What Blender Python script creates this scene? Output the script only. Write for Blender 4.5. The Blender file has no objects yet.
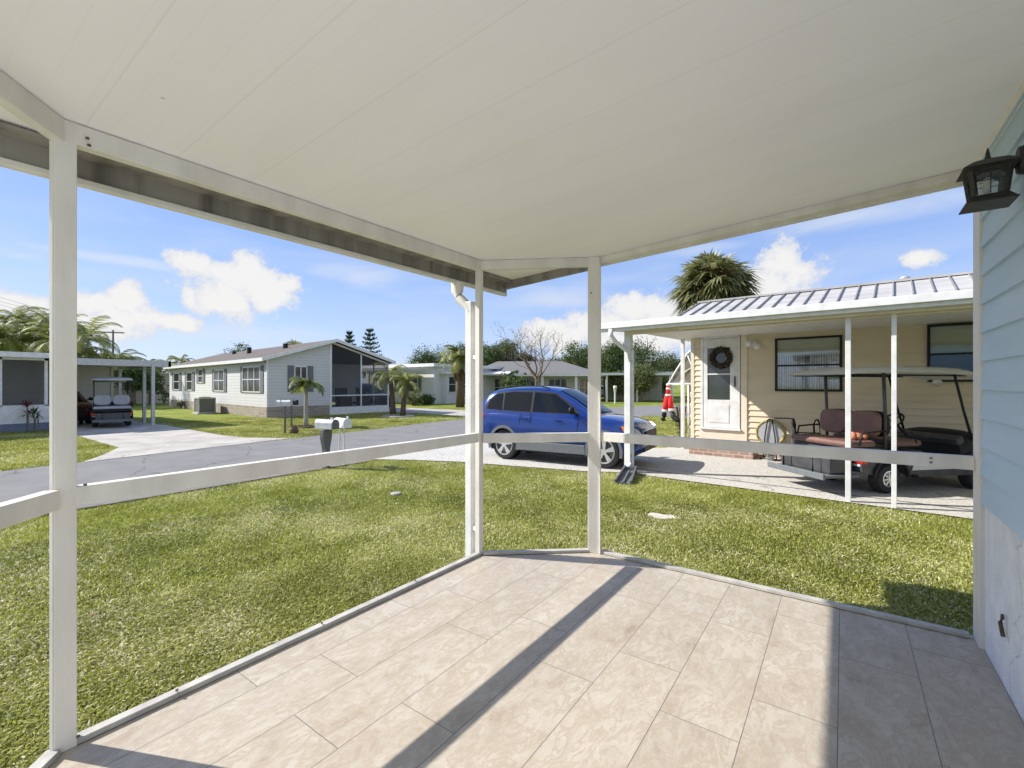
import bpy, math, random
import numpy as np
from mathutils import Vector, Matrix
random.seed(7)
rng = np.random.default_rng(11)
R = math.radians
scene = bpy.context.scene
COL = scene.collection

# ------------------------------------------------------------------ camera frame numbers
HFOV_F = 463.0                       # focal length in pixels of a 1024 wide picture
YAW = R(35.56)
FW = (-math.sin(YAW), math.cos(YAW)); RT = (math.cos(YAW), math.sin(YAW))
CAMZ = 1.68
def at(px, d):
    k = (px-512)/HFOV_F
    return (d*(FW[0]+k*RT[0]), d*(FW[1]+k*RT[1]))
def gp(px, py, z=0.0):
    return at(px, (CAMZ-z)*HFOV_F/(py-384))
def along(px, O, a):                 # distance along the line O + s*a seen at bearing px
    dx, dy = at(px, 1.0)
    det = a[0]*(-dy) - a[1]*(-dx)
    return ((-O[0])*(-dy) - (-O[1])*(-dx))/det

# ------------------------------------------------------------------ helpers: materials
def new_mat(name):
    m = bpy.data.materials.new(name); m.use_nodes = True
    nt = m.node_tree; b = nt.nodes['Principled BSDF']
    return m, nt, b
def N(nt, t, **kw):
    n = nt.nodes.new(t)
    for k, v in kw.items():
        if k.startswith('i_'): n.inputs[k[2:].replace('_', ' ')].default_value = v
        else: setattr(n, k, v)
    return n
def L(nt, a, b): nt.links.new(a, b)
def rgba(c): return (c[0], c[1], c[2], 1.0)
def pm(name, c1, c2=None, scale=4.0, rough=.6, bump=0.0, bscale=60.0, metal=0.0, spec=.5, coat=0.0, stretch=(1,1,1), detail=6, contrast=(.35,.65)):
    m, nt, b = new_mat(name)
    b.inputs['Roughness'].default_value = rough
    b.inputs['Metallic'].default_value = metal
    b.inputs['Specular IOR Level'].default_value = spec
    b.inputs['Coat Weight'].default_value = coat
    b.inputs['Coat Roughness'].default_value = .04
    tc = N(nt, 'ShaderNodeTexCoord'); mp = N(nt, 'ShaderNodeMapping')
    mp.inputs['Scale'].default_value = stretch
    L(nt, tc.outputs['Object'], mp.inputs['Vector'])
    if c2 is None: c2 = tuple(x*.86 for x in c1)
    n = N(nt, 'ShaderNodeTexNoise'); n.inputs['Scale'].default_value = scale; n.inputs['Detail'].default_value = detail
    L(nt, mp.outputs[0], n.inputs['Vector'])
    r = N(nt, 'ShaderNodeValToRGB')
    r.color_ramp.elements[0].position = contrast[0]; r.color_ramp.elements[0].color = rgba(c2)
    r.color_ramp.elements[1].position = contrast[1]; r.color_ramp.elements[1].color = rgba(c1)
    L(nt, n.outputs['Fac'], r.inputs[0]); L(nt, r.outputs[0], b.inputs['Base Color'])
    if bump:
        n2 = N(nt, 'ShaderNodeTexNoise'); n2.inputs['Scale'].default_value = bscale; n2.inputs['Detail'].default_value = 4
        L(nt, mp.outputs[0], n2.inputs['Vector'])
        bp = N(nt, 'ShaderNodeBump'); bp.inputs['Strength'].default_value = bump; bp.inputs['Distance'].default_value = .01
        L(nt, n2.outputs['Fac'], bp.inputs['Height']); L(nt, bp.outputs[0], b.inputs['Normal'])
    return m
def math_node(nt, op, a, bval=None, clamp=False):
    n = N(nt, 'ShaderNodeMath', operation=op, use_clamp=clamp)
    if hasattr(a, 'node'): L(nt, a, n.inputs[0])
    else: n.inputs[0].default_value = a
    if bval is not None:
        if hasattr(bval, 'node'): L(nt, bval, n.inputs[1])
        else: n.inputs[1].default_value = bval
    return n.outputs[0]

M = {}
M['post'] = pm('cream_painted_aluminium', (.76,.73,.68), (.60,.57,.52), 7, .5, .15, 90, contrast=(.2,.6), stretch=(1,1,.25))
M['baserail'] = pm('dusty_base_rail', (.50,.48,.44), (.36,.345,.32), 9, .7, .15, 60)
M['white'] = pm('white_paint', (.78,.78,.77), (.66,.66,.65), 6, .45, .05, 80)
M['fascia_grey'] = pm('weathered_grey_aluminium', (.30,.28,.25), (.13,.12,.105), 9, .55, .1, 60, stretch=(1,1,.08), contrast=(.3,.55))
M['concrete'] = pm('pale_concrete', (.47,.44,.385), (.33,.305,.265), 1.2, .9, .5, 90, detail=10)
M['concrete2'] = pm('aggregate_concrete', (.56,.535,.48), (.36,.34,.305), 26, .9, .6, 70, detail=10, contrast=(.3,.62))
M['curb'] = pm('grey_slab_edge', (.45,.44,.42), (.3,.29,.28), 12, .85, .4, 60)
M['black'] = pm('black_plastic', (.022,.022,.024), (.015,.015,.017), 20, .5, spec=.25)
M['rubber'] = pm('tyre_rubber', (.03,.03,.03), (.02,.02,.02), 20, .85)
M['chrome'] = pm('bright_rim_metal', (.72,.72,.72), (.6,.6,.6), 10, .28, metal=.85)
M['silver'] = pm('silver_wheel_paint', (.62,.63,.64), (.5,.5,.5), 10, .35, metal=.3)
M['greyplastic'] = pm('grey_cladding', (.15,.16,.17), (.12,.13,.14), 20, .6)
M['charcoal'] = pm('charcoal_plastic', (.075,.075,.08), (.05,.05,.055), 8, .4)
M['brown'] = pm('brown_vinyl', (.20,.105,.085), (.15,.08,.065), 6, .5, .1, 40)
M['greyvinyl'] = pm('pale_grey_vinyl', (.40,.41,.45), (.34,.35,.38), 6, .5)
M['beige_roof'] = pm('pale_canopy_plastic', (.62,.63,.62), (.55,.56,.55), 3, .4)
M['red'] = pm('red_plastic_lens', (.6,.03,.02), (.45,.02,.015), 10, .2)
M['amber'] = pm('amber_lens', (.8,.25,.06), (.6,.18,.05), 10, .2)
M['lens'] = pm('clear_lens', (.7,.72,.74), (.5,.52,.54), 30, .12)
M['blue_paint'] = pm('metallic_blue_car_paint', (.003,.036,.23), (.003,.030,.20), 3, .22, metal=.35, coat=1.0)
M['black_paint'] = pm('black_car_paint', (.02,.02,.022), (.015,.015,.016), 3, .3, coat=1.0)
M['red_paint'] = pm('dark_red_car_paint', (.13,.018,.018), (.10,.014,.014), 3, .3, coat=1.0)
M['white_paint_car'] = pm('white_car_paint', (.75,.76,.77), (.7,.7,.71), 3, .3, coat=1.0)
M['carglass'] = pm('tinted_car_glass', (.006,.008,.011), (.004,.006,.008), 1, .04, spec=.45)
M['glass_dark'] = pm('window_glass', (.05,.06,.065), (.03,.035,.04), 2, .08, spec=.8)
M['bark'] = pm('bark', (.22,.17,.12), (.11,.085,.06), 14, .9, .8, 25, stretch=(1,1,.3))
M['palebark'] = pm('pale_palm_trunk', (.42,.40,.35), (.26,.25,.21), 16, .9, .7, 14, stretch=(.4,.4,3))
M['boots'] = pm('palm_boots', (.17,.12,.08), (.09,.065,.045), 20, .95, .9, 20)
M['brick'] = None
M['boots2'] = pm('dirt_edge', (.22,.19,.14), (.12,.10,.07), 12, .95, .6, 50)

def leaf_mat(name, c1, c2, c3, scale=.9, trans=.25):
    m, nt, b = new_mat(name)
    at_ = N(nt, 'ShaderNodeAttribute', attribute_name='tint')
    r = N(nt, 'ShaderNodeValToRGB')
    e = r.color_ramp.elements
    e[0].position = 0; e[0].color = rgba(c1); e[1].position = 1; e[1].color = rgba(c3)
    k = e.new(.55); k.color = rgba(c2)
    L(nt, at_.outputs['Fac'], r.inputs[0])
    L(nt, r.outputs[0], b.inputs['Base Color'])
    b.inputs['Roughness'].default_value = .55; b.inputs['Specular IOR Level'].default_value = .35
    if trans:
        tr = N(nt, 'ShaderNodeBsdfTranslucent'); mx = N(nt, 'ShaderNodeMixShader'); mx.inputs[0].default_value = trans
        hs = N(nt, 'ShaderNodeHueSaturation'); hs.inputs['Value'].default_value = 1.5; hs.inputs['Saturation'].default_value = 1.1
        L(nt, r.outputs[0], hs.inputs['Color']); L(nt, hs.outputs[0], tr.inputs['Color'])
        out = nt.nodes['Material Output']
        L(nt, b.outputs[0], mx.inputs[1]); L(nt, tr.outputs[0], mx.inputs[2]); L(nt, mx.outputs[0], out.inputs['Surface'])
    return m
M['grassblade'] = leaf_mat('lawn_grass_blades', (.16,.178,.025), (.39,.40,.105), (.76,.70,.50), trans=.30)
M['leaf'] = leaf_mat('dark_green_foliage', (.030,.052,.014), (.075,.115,.030), (.17,.20,.06))
M['leaf_olive'] = leaf_mat('olive_foliage', (.045,.065,.02), (.115,.14,.045), (.25,.25,.09))
M['leaf_brown'] = leaf_mat('autumn_foliage', (.06,.055,.02), (.15,.105,.045), (.25,.17,.09))
M['leaf_palm'] = leaf_mat('palm_leaf', (.06,.085,.022), (.18,.21,.055), (.42,.40,.14), trans=.3)
M['leaf_sabal'] = leaf_mat('fan_palm_leaf', (.045,.06,.022), (.21,.22,.09), (.55,.48,.28), trans=.2)
M['leaf_red'] = leaf_mat('red_cordyline_leaf', (.05,.02,.02), (.12,.04,.04), (.2,.05,.05))
M['leaf_needle'] = leaf_mat('needle_foliage', (.02,.045,.025), (.03,.06,.03), (.05,.085,.04))

def screen_mat(name, col, alpha):
    m, nt, b = new_mat(name)
    b.inputs['Base Color'].default_value = rgba(col); b.inputs['Roughness'].default_value = .8
    t = N(nt, 'ShaderNodeBsdfTransparent'); mx = N(nt, 'ShaderNodeMixShader'); mx.inputs[0].default_value = alpha
    L(nt, t.outputs[0], mx.inputs[1]); L(nt, b.outputs[0], mx.inputs[2]); L(nt, mx.outputs[0], nt.nodes['Material Output'].inputs['Surface'])
    return m
M['screen'] = screen_mat('dark_insect_screen', (.06,.062,.065), .5)
M['mesh'] = screen_mat('grey_mesh_cloth', (.20,.18,.15), .7)
def clear_mat(name, tint, refl=.12):
    m, nt, b = new_mat(name)
    t = N(nt, 'ShaderNodeBsdfTransparent'); t.inputs[0].default_value = rgba(tint)
    g = N(nt, 'ShaderNodeBsdfGlossy'); g.inputs['Roughness'].default_value = .05
    mx = N(nt, 'ShaderNodeMixShader'); mx.inputs[0].default_value = refl
    L(nt, t.outputs[0], mx.inputs[1]); L(nt, g.outputs[0], mx.inputs[2]); L(nt, mx.outputs[0], nt.nodes['Material Output'].inputs['Surface'])
    return m
M['clear'] = clear_mat('clear_glass', (.85,.87,.87))

def brick_mat(name, c1, c2, mortar, sx=.22, sy=.075, axis='XZ'):
    m, nt, b = new_mat(name)
    tc = N(nt, 'ShaderNodeTexCoord'); sp = N(nt, 'ShaderNodeSeparateXYZ'); cb = N(nt, 'ShaderNodeCombineXYZ')
    L(nt, tc.outputs['Object'], sp.inputs[0])
    s = math_node(nt, 'ADD', sp.outputs[0], sp.outputs[1])
    L(nt, s, cb.inputs[0]); L(nt, sp.outputs[2], cb.inputs[1])
    br = N(nt, 'ShaderNodeTexBrick'); br.inputs['Scale'].default_value = 1
    br.inputs['Brick Width'].default_value = sx; br.inputs['Row Height'].default_value = sy; br.inputs['Mortar Size'].default_value = .008
    br.inputs['Color1'].default_value = rgba(c1); br.inputs['Color2'].default_value = rgba(c2); br.inputs['Mortar'].default_value = rgba(mortar)
    L(nt, cb.outputs[0], br.inputs['Vector']); L(nt, br.outputs[0], b.inputs['Base Color']); b.inputs['Roughness'].default_value = .9
    bp = N(nt, 'ShaderNodeBump'); bp.inputs['Strength'].default_value = .6; bp.inputs['Distance'].default_value = .01; bp.invert = True
    L(nt, br.outputs['Fac'], bp.inputs['Height']); L(nt, bp.outputs[0], b.inputs['Normal'])
    return m
M['brick'] = brick_mat('brown_brick', (.30,.17,.125), (.42,.29,.23), (.5,.46,.42))
M['stone'] = brick_mat('tan_block_skirt', (.36,.30,.24), (.26,.22,.18), (.42,.39,.35), .32, .14)

def ceiling_mat():
    m, nt, b = new_mat('white_ribbed_roof_panel')
    tc = N(nt, 'ShaderNodeTexCoord'); sp = N(nt, 'ShaderNodeSeparateXYZ'); L(nt, tc.outputs['Object'], sp.inputs[0])
    def groove(period, off, width):
        f = math_node(nt, 'ADD', sp.outputs[1], off)
        f = math_node(nt, 'DIVIDE', f, period); f = math_node(nt, 'FRACT', f)
        f = math_node(nt, 'SUBTRACT', f, .5); f = math_node(nt, 'ABSOLUTE', f)
        return math_node(nt, 'LESS_THAN', f, width/period/2)
    g1 = groove(.3048, 10.02, .006); g2 = groove(.1016, 10.05, .003)
    n = N(nt, 'ShaderNodeTexNoise'); n.inputs['Scale'].default_value = 2.2; n.inputs['Detail'].default_value = 8
    mp = N(nt, 'ShaderNodeMapping'); mp.inputs['Scale'].default_value = (.5, 1.5, 1); L(nt, tc.outputs['Object'], mp.inputs[0]); L(nt, mp.outputs[0], n.inputs['Vector'])
    r = N(nt, 'ShaderNodeValToRGB'); r.color_ramp.elements[0].position = .3; r.color_ramp.elements[0].color = (.90,.88,.915,1)
    r.color_ramp.elements[1].position = .7; r.color_ramp.elements[1].color = (.94,.92,.955,1); L(nt, n.outputs['Fac'], r.inputs[0])
    # small dark specks
    v = N(nt, 'ShaderNodeTexVoronoi'); v.inputs['Scale'].default_value = 2.3; L(nt, tc.outputs['Object'], v.inputs['Vector'])
    sp2 = math_node(nt, 'LESS_THAN', v.outputs['Distance'], .016)
    w = math_node(nt, 'MULTIPLY', g1, .09); w2 = math_node(nt, 'MULTIPLY', g2, .045)
    tot = math_node(nt, 'ADD', w, w2); tot = math_node(nt, 'ADD', tot, math_node(nt, 'MULTIPLY', sp2, .45), True)
    mx = N(nt, 'ShaderNodeMix', data_type='RGBA'); L(nt, tot, mx.inputs['Factor']); L(nt, r.outputs[0], mx.inputs['A']); mx.inputs['B'].default_value = (.25,.23,.2,1)
    L(nt, mx.outputs['Result'], b.inputs['Base Color']); b.inputs['Roughness'].default_value = .5
    gs = math_node(nt, 'ADD', math_node(nt, 'MULTIPLY', g1, -1.0), math_node(nt, 'MULTIPLY', g2, -.5))
    n2 = N(nt, 'ShaderNodeTexNoise'); n2.inputs['Scale'].default_value = 5; L(nt, mp.outputs[0], n2.inputs['Vector'])
    gs = math_node(nt, 'ADD', gs, math_node(nt, 'MULTIPLY', n2.outputs['Fac'], .8))
    bp = N(nt, 'ShaderNodeBump'); bp.inputs['Strength'].default_value = .35; bp.inputs['Distance'].default_value = .006
    L(nt, gs, bp.inputs['Height']); L(nt, bp.outputs[0], b.inputs['Normal'])
    return m
M['ceiling'] = ceiling_mat()

def tile_mat():
    m, nt, b = new_mat('porcelain_floor_tile')
    tc = N(nt, 'ShaderNodeTexCoord'); sp = N(nt, 'ShaderNodeSeparateXYZ'); L(nt, tc.outputs['Object'], sp.inputs[0])
    cb = N(nt, 'ShaderNodeCombineXYZ')
    L(nt, math_node(nt, 'ADD', sp.outputs[1], 10*.915-2.2685), cb.inputs[0])
    L(nt, math_node(nt, 'ADD', sp.outputs[0], .017+.3075*20), cb.inputs[1])
    br = N(nt, 'ShaderNodeTexBrick'); br.offset = .34; br.inputs['Scale'].default_value = 1
    br.inputs['Brick Width'].default_value = .915; br.inputs['Row Height'].default_value = .3075
    br.inputs['Mortar Size'].default_value = .0017; br.inputs['Mortar Smooth'].default_value = .1
    br.inputs['Color1'].default_value = (0,0,0,1); br.inputs['Color2'].default_value = (1,1,1,1); br.inputs['Mortar'].default_value = (.5,.5,.5,1)
    L(nt, cb.outputs[0], br.inputs['Vector'])
    w = N(nt, 'ShaderNodeMath', operation='MULTIPLY'); L(nt, br.outputs['Color'], w.inputs[0]); w.inputs[1].default_value = 37.0
    mp = N(nt, 'ShaderNodeMapping'); mp.inputs['Scale'].default_value = (1.9, 1.0, 1); mp.inputs['Rotation'].default_value = (0,0,R(-38)); L(nt, tc.outputs['Object'], mp.inputs[0])
    n = N(nt, 'ShaderNodeTexNoise', noise_dimensions='4D'); n.inputs['Scale'].default_value = 3.4; n.inputs['Detail'].default_value = 14; n.inputs['Distortion'].default_value = .7; n.inputs['Roughness'].default_value = .74
    L(nt, mp.outputs[0], n.inputs['Vector']); L(nt, w.outputs[0], n.inputs['W'])
    r = N(nt, 'ShaderNodeValToRGB'); e = r.color_ramp.elements
    e[0].position = .30; e[0].color = (.31,.24,.17,1); e[1].position = .70; e[1].color = (.53,.485,.415,1)
    k = e.new(.44); k.color = (.43,.375,.30,1); k = e.new(.54); k.color = (.475,.425,.35,1)
    L(nt, n.outputs['Fac'], r.inputs[0])
    # thin pale veins
    n3 = N(nt, 'ShaderNodeTexNoise', noise_dimensions='4D'); n3.inputs['Scale'].default_value = 3.4; n3.inputs['Detail'].default_value = 6; n3.inputs['Distortion'].default_value = 2.2
    L(nt, mp.outputs[0], n3.inputs['Vector']); L(nt, w.outputs[0], n3.inputs['W'])
    a = math_node(nt, 'ABSOLUTE', math_node(nt, 'SUBTRACT', n3.outputs['Fac'], .5))
    vein = math_node(nt, 'SUBTRACT', 1.0, math_node(nt, 'MULTIPLY', a, 22.0), True)
    mv = N(nt, 'ShaderNodeMix', data_type='RGBA'); L(nt, math_node(nt, 'MULTIPLY', vein, .22), mv.inputs['Factor']); L(nt, r.outputs[0], mv.inputs['A']); mv.inputs['B'].default_value = (.58,.53,.46,1)
    n4 = N(nt, 'ShaderNodeTexNoise', noise_dimensions='4D'); n4.inputs['Scale'].default_value = 5.5; n4.inputs['Detail'].default_value = 10; n4.inputs['Distortion'].default_value = 1.8; n4.inputs['Roughness'].default_value = .65
    L(nt, mp.outputs[0], n4.inputs['Vector']); L(nt, w.outputs[0], n4.inputs['W'])
    a4 = math_node(nt, 'ABSOLUTE', math_node(nt, 'SUBTRACT', n4.outputs['Fac'], .46)); st4 = math_node(nt, 'SUBTRACT', 1.0, math_node(nt, 'MULTIPLY', a4, 14.0), True)
    st4 = math_node(nt, 'MULTIPLY', st4, math_node(nt, 'SUBTRACT', n.outputs['Fac'], .28, True)); m4 = N(nt, 'ShaderNodeMix', data_type='RGBA'); L(nt, math_node(nt, 'MULTIPLY', st4, 1.9, True), m4.inputs['Factor']); L(nt, mv.outputs['Result'], m4.inputs['A']); m4.inputs['B'].default_value = (.34,.26,.18,1); mv = m4
    tintv = math_node(nt, 'ADD', .94, math_node(nt, 'MULTIPLY', br.outputs['Color'], .09))
    hs = N(nt, 'ShaderNodeHueSaturation'); L(nt, tintv, hs.inputs['Value']); L(nt, mv.outputs['Result'], hs.inputs['Color'])
    mx = N(nt, 'ShaderNodeMix', data_type='RGBA'); L(nt, br.outputs['Fac'], mx.inputs['Factor']); L(nt, hs.outputs[0], mx.inputs['A']); mx.inputs['B'].default_value = (.15,.13,.11,1)
    L(nt, mx.outputs['Result'], b.inputs['Base Color']); b.inputs['Roughness'].default_value = .48; b.inputs['Specular IOR Level'].default_value = .35
    bp = N(nt, 'ShaderNodeBump'); bp.inputs['Strength'].default_value = .3; bp.inputs['Distance'].default_value = .004
    hh = math_node(nt, 'SUBTRACT', math_node(nt, 'MULTIPLY', n.outputs['Fac'], .3), br.outputs['Fac'])
    L(nt, hh, bp.inputs['Height']); L(nt, bp.outputs[0], b.inputs['Normal'])
    return m
M['tile'] = tile_mat()

def ground_mat():
    m, nt, b = new_mat('lawn_soil_and_grass')
    tc = N(nt, 'ShaderNodeTexCoord')
    n = N(nt, 'ShaderNodeTexNoise'); n.inputs['Scale'].default_value = .9; n.inputs['Detail'].default_value = 8; L(nt, tc.outputs['Object'], n.inputs['Vector'])
    n2 = N(nt, 'ShaderNodeTexNoise'); n2.inputs['Scale'].default_value = 22; n2.inputs['Detail'].default_value = 6; L(nt, tc.outputs['Object'], n2.inputs['Vector'])
    s = math_node(nt, 'ADD', math_node(nt, 'MULTIPLY', n.outputs['Fac'], .45), math_node(nt, 'MULTIPLY', n2.outputs['Fac'], .55))
    r = N(nt, 'ShaderNodeValToRGB'); e = r.color_ramp.elements
    e[0].position = .34; e[0].color = (.09,.12,.018,1); e[1].position = .68; e[1].color = (.38,.36,.18,1)
    k = e.new(.46); k.color = (.17,.21,.03,1); k = e.new(.56); k.color = (.25,.28,.06,1)
    L(nt, s, r.inputs[0]); L(nt, r.outputs[0], b.inputs['Base Color']); b.inputs['Roughness'].default_value = .95; b.inputs['Specular IOR Level'].default_value = .1
    bp = N(nt, 'ShaderNodeBump'); bp.inputs['Strength'].default_value = .8; bp.inputs['Distance'].default_value = .04; L(nt, n2.outputs['Fac'], bp.inputs['Height']); L(nt, bp.outputs[0], b.inputs['Normal'])
    return m
M['ground'] = ground_mat()
M['asphalt'] = pm('worn_asphalt', (.245,.238,.23), (.175,.171,.165), 1.7, .95, .12, 200, detail=15, spec=.12, contrast=(.15,.85))
M['shingle'] = pm('brown_roof_shingle', (.15,.125,.11), (.08,.066,.058), 26, .95, .6, 60)
M['shinglegrey'] = pm('grey_roof_shingle', (.21,.20,.20), (.13,.125,.12), 22, .95, .5, 60)

def lap_mat(name, c, pitch=.1, strength=.5):
    m, nt, b = new_mat(name)
    tc = N(nt, 'ShaderNodeTexCoord'); sp = N(nt, 'ShaderNodeSeparateXYZ'); L(nt, tc.outputs['Object'], sp.inputs[0])
    f = math_node(nt, 'FRACT', math_node(nt, 'DIVIDE', sp.outputs[2], pitch))
    line = math_node(nt, 'LESS_THAN', f, .12)
    n = N(nt, 'ShaderNodeTexNoise'); n.inputs['Scale'].default_value = 2; L(nt, tc.outputs['Object'], n.inputs['Vector'])
    mx = N(nt, 'ShaderNodeMix', data_type='RGBA'); L(nt, n.outputs['Fac'], mx.inputs['Factor']); mx.inputs['A'].default_value = rgba(c); mx.inputs['B'].default_value = rgba(tuple(x*.9 for x in c))
    mx2 = N(nt, 'ShaderNodeMix', data_type='RGBA'); L(nt, math_node(nt, 'MULTIPLY', line, .35), mx2.inputs['Factor']); L(nt, mx.outputs['Result'], mx2.inputs['A']); mx2.inputs['B'].default_value = rgba(tuple(x*.4 for x in c))
    L(nt, mx2.outputs['Result'], b.inputs['Base Color']); b.inputs['Roughness'].default_value = .6
    bp = N(nt, 'ShaderNodeBump'); bp.inputs['Strength'].default_value = strength; bp.inputs['Distance'].default_value = .02; bp.invert = True
    L(nt, f, bp.inputs['Height']); L(nt, bp.outputs[0], b.inputs['Normal'])
    return m
M['lapwhite'] = lap_mat('white_lap_siding', (.70,.69,.67), .11)
M['lapgrey'] = lap_mat('pale_grey_lap_siding', (.62,.62,.61), .16)
M['laptan'] = lap_mat('tan_panel_siding', (.45,.42,.33), .3, .2)
M['sidingbeige'] = pm('beige_vinyl_siding', (.72,.62,.46), (.66,.57,.42), 2.5, .55, .08, 40, stretch=(.5,.5,2))
M['beige'] = pm('beige_trim', (.76,.68,.55), (.70,.62,.50), 5, .6)
M['sidingblue'] = pm('pale_blue_painted_siding', (.50,.63,.75), (.45,.575,.69), 2.0, .6, .2, 45, stretch=(1,.4,3))
M['stucco'] = pm('white_textured_block', (.84,.85,.87), (.72,.73,.76), 7, .85, 1.0, 75, detail=10)
def crack(m, scale=1.3, width=.006, dark=(.42,.41,.40), amt=.55):
    nt=m.node_tree; b=nt.nodes['Principled BSDF']; src=b.inputs['Base Color'].links[0].from_socket
    tc=N(nt,'ShaderNodeTexCoord'); n=N(nt,'ShaderNodeTexNoise'); n.inputs['Scale'].default_value=3; n.inputs['Detail'].default_value=6; L(nt,tc.outputs['Object'],n.inputs['Vector'])
    vm=N(nt,'ShaderNodeVectorMath',operation='MULTIPLY_ADD'); L(nt,n.outputs['Color'],vm.inputs[0]); vm.inputs[1].default_value=(.35,.35,.35); L(nt,tc.outputs['Object'],vm.inputs[2])
    v=N(nt,'ShaderNodeTexVoronoi',feature='DISTANCE_TO_EDGE'); v.inputs['Scale'].default_value=scale; L(nt,vm.outputs[0],v.inputs['Vector'])
    c=math_node(nt,'LESS_THAN',v.outputs['Distance'],width)
    n2=N(nt,'ShaderNodeTexNoise'); n2.inputs['Scale'].default_value=1.9; L(nt,tc.outputs['Object'],n2.inputs['Vector'])
    g=math_node(nt,'GREATER_THAN',n2.outputs['Fac'],.47); f=math_node(nt,'MULTIPLY',math_node(nt,'MULTIPLY',c,g),amt)
    mx=N(nt,'ShaderNodeMix',data_type='RGBA'); L(nt,f,mx.inputs['Factor']); L(nt,src,mx.inputs['A']); mx.inputs['B'].default_value=rgba(dark); L(nt,mx.outputs['Result'],b.inputs['Base Color'])
crack(M['stucco'], 2.2, .006)
crack(M['concrete'], .35, .004, (.14,.12,.10), .8)
crack(M['concrete2'], .4, .003, (.14,.12,.10), .6)
crack(M['asphalt'], .3, .004, (.07,.07,.07), .6)
M['shutter'] = pm('grey_shutter', (.16,.17,.19), (.12,.13,.14), 8, .7)
M['curtain'] = pm('white_curtain', (.70,.70,.67), (.42,.43,.41), 26, .8, stretch=(1,1,.05))
M['blind'] = pm('pale_green_blind', (.62,.66,.57), (.54,.58,.50), 30, .7, stretch=(.05,.05,1))
M['metalroof'] = pm('galvanised_roof', (.46,.45,.435), (.36,.35,.34), 1.5, .75, metal=0, spec=.25, stretch=(1,3,1))
M['seam'] = pm('roof_seam_metal', (.36,.35,.34), (.28,.27,.26), 5, .5, metal=.3)
M['mailgrey'] = pm('grey_mailbox_post', (.13,.14,.145), (.1,.105,.11), 10, .6)
M['maildull'] = pm('galvanised_mailbox', (.55,.56,.57), (.42,.43,.44), 14, .45, metal=.3)
M['navy'] = pm('blue_grey_base_paint', (.17,.20,.28), (.13,.16,.22), 5, .7)
M['santa'] = pm('red_felt', (.62,.02,.02), (.5,.015,.015), 12, .9, .3, 90)
M['fur'] = pm('white_plush', (.8,.78,.75), (.65,.63,.6), 30, .95, .8, 90)
M['straw'] = pm('bare_sand', (.62,.58,.50), (.42,.37,.29), 20, .95, .6, 60)
M['hosegreen'] = pm('green_hose', (.06,.22,.10), (.05,.18,.08), 10, .5)
M['yellow'] = pm('yellow_plastic', (.50,.42,.10), (.30,.26,.10), 10, .5)
M['wreath'] = leaf_mat('dry_wreath_twigs', (.04,.035,.025), (.09,.075,.05), (.22,.17,.12), trans=0)
M['iron'] = pm('lantern_black_iron', (.035,.033,.03), (.02,.019,.018), 60, .5, .5, 120)
M['acmetal'] = pm('grey_condenser_casing', (.40,.40,.38), (.3,.3,.29), 6, .6)
M['acgrille'] = pm('condenser_fins', (.16,.16,.155), (.1,.1,.1), 40, .6, stretch=(8,8,.3))

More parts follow.
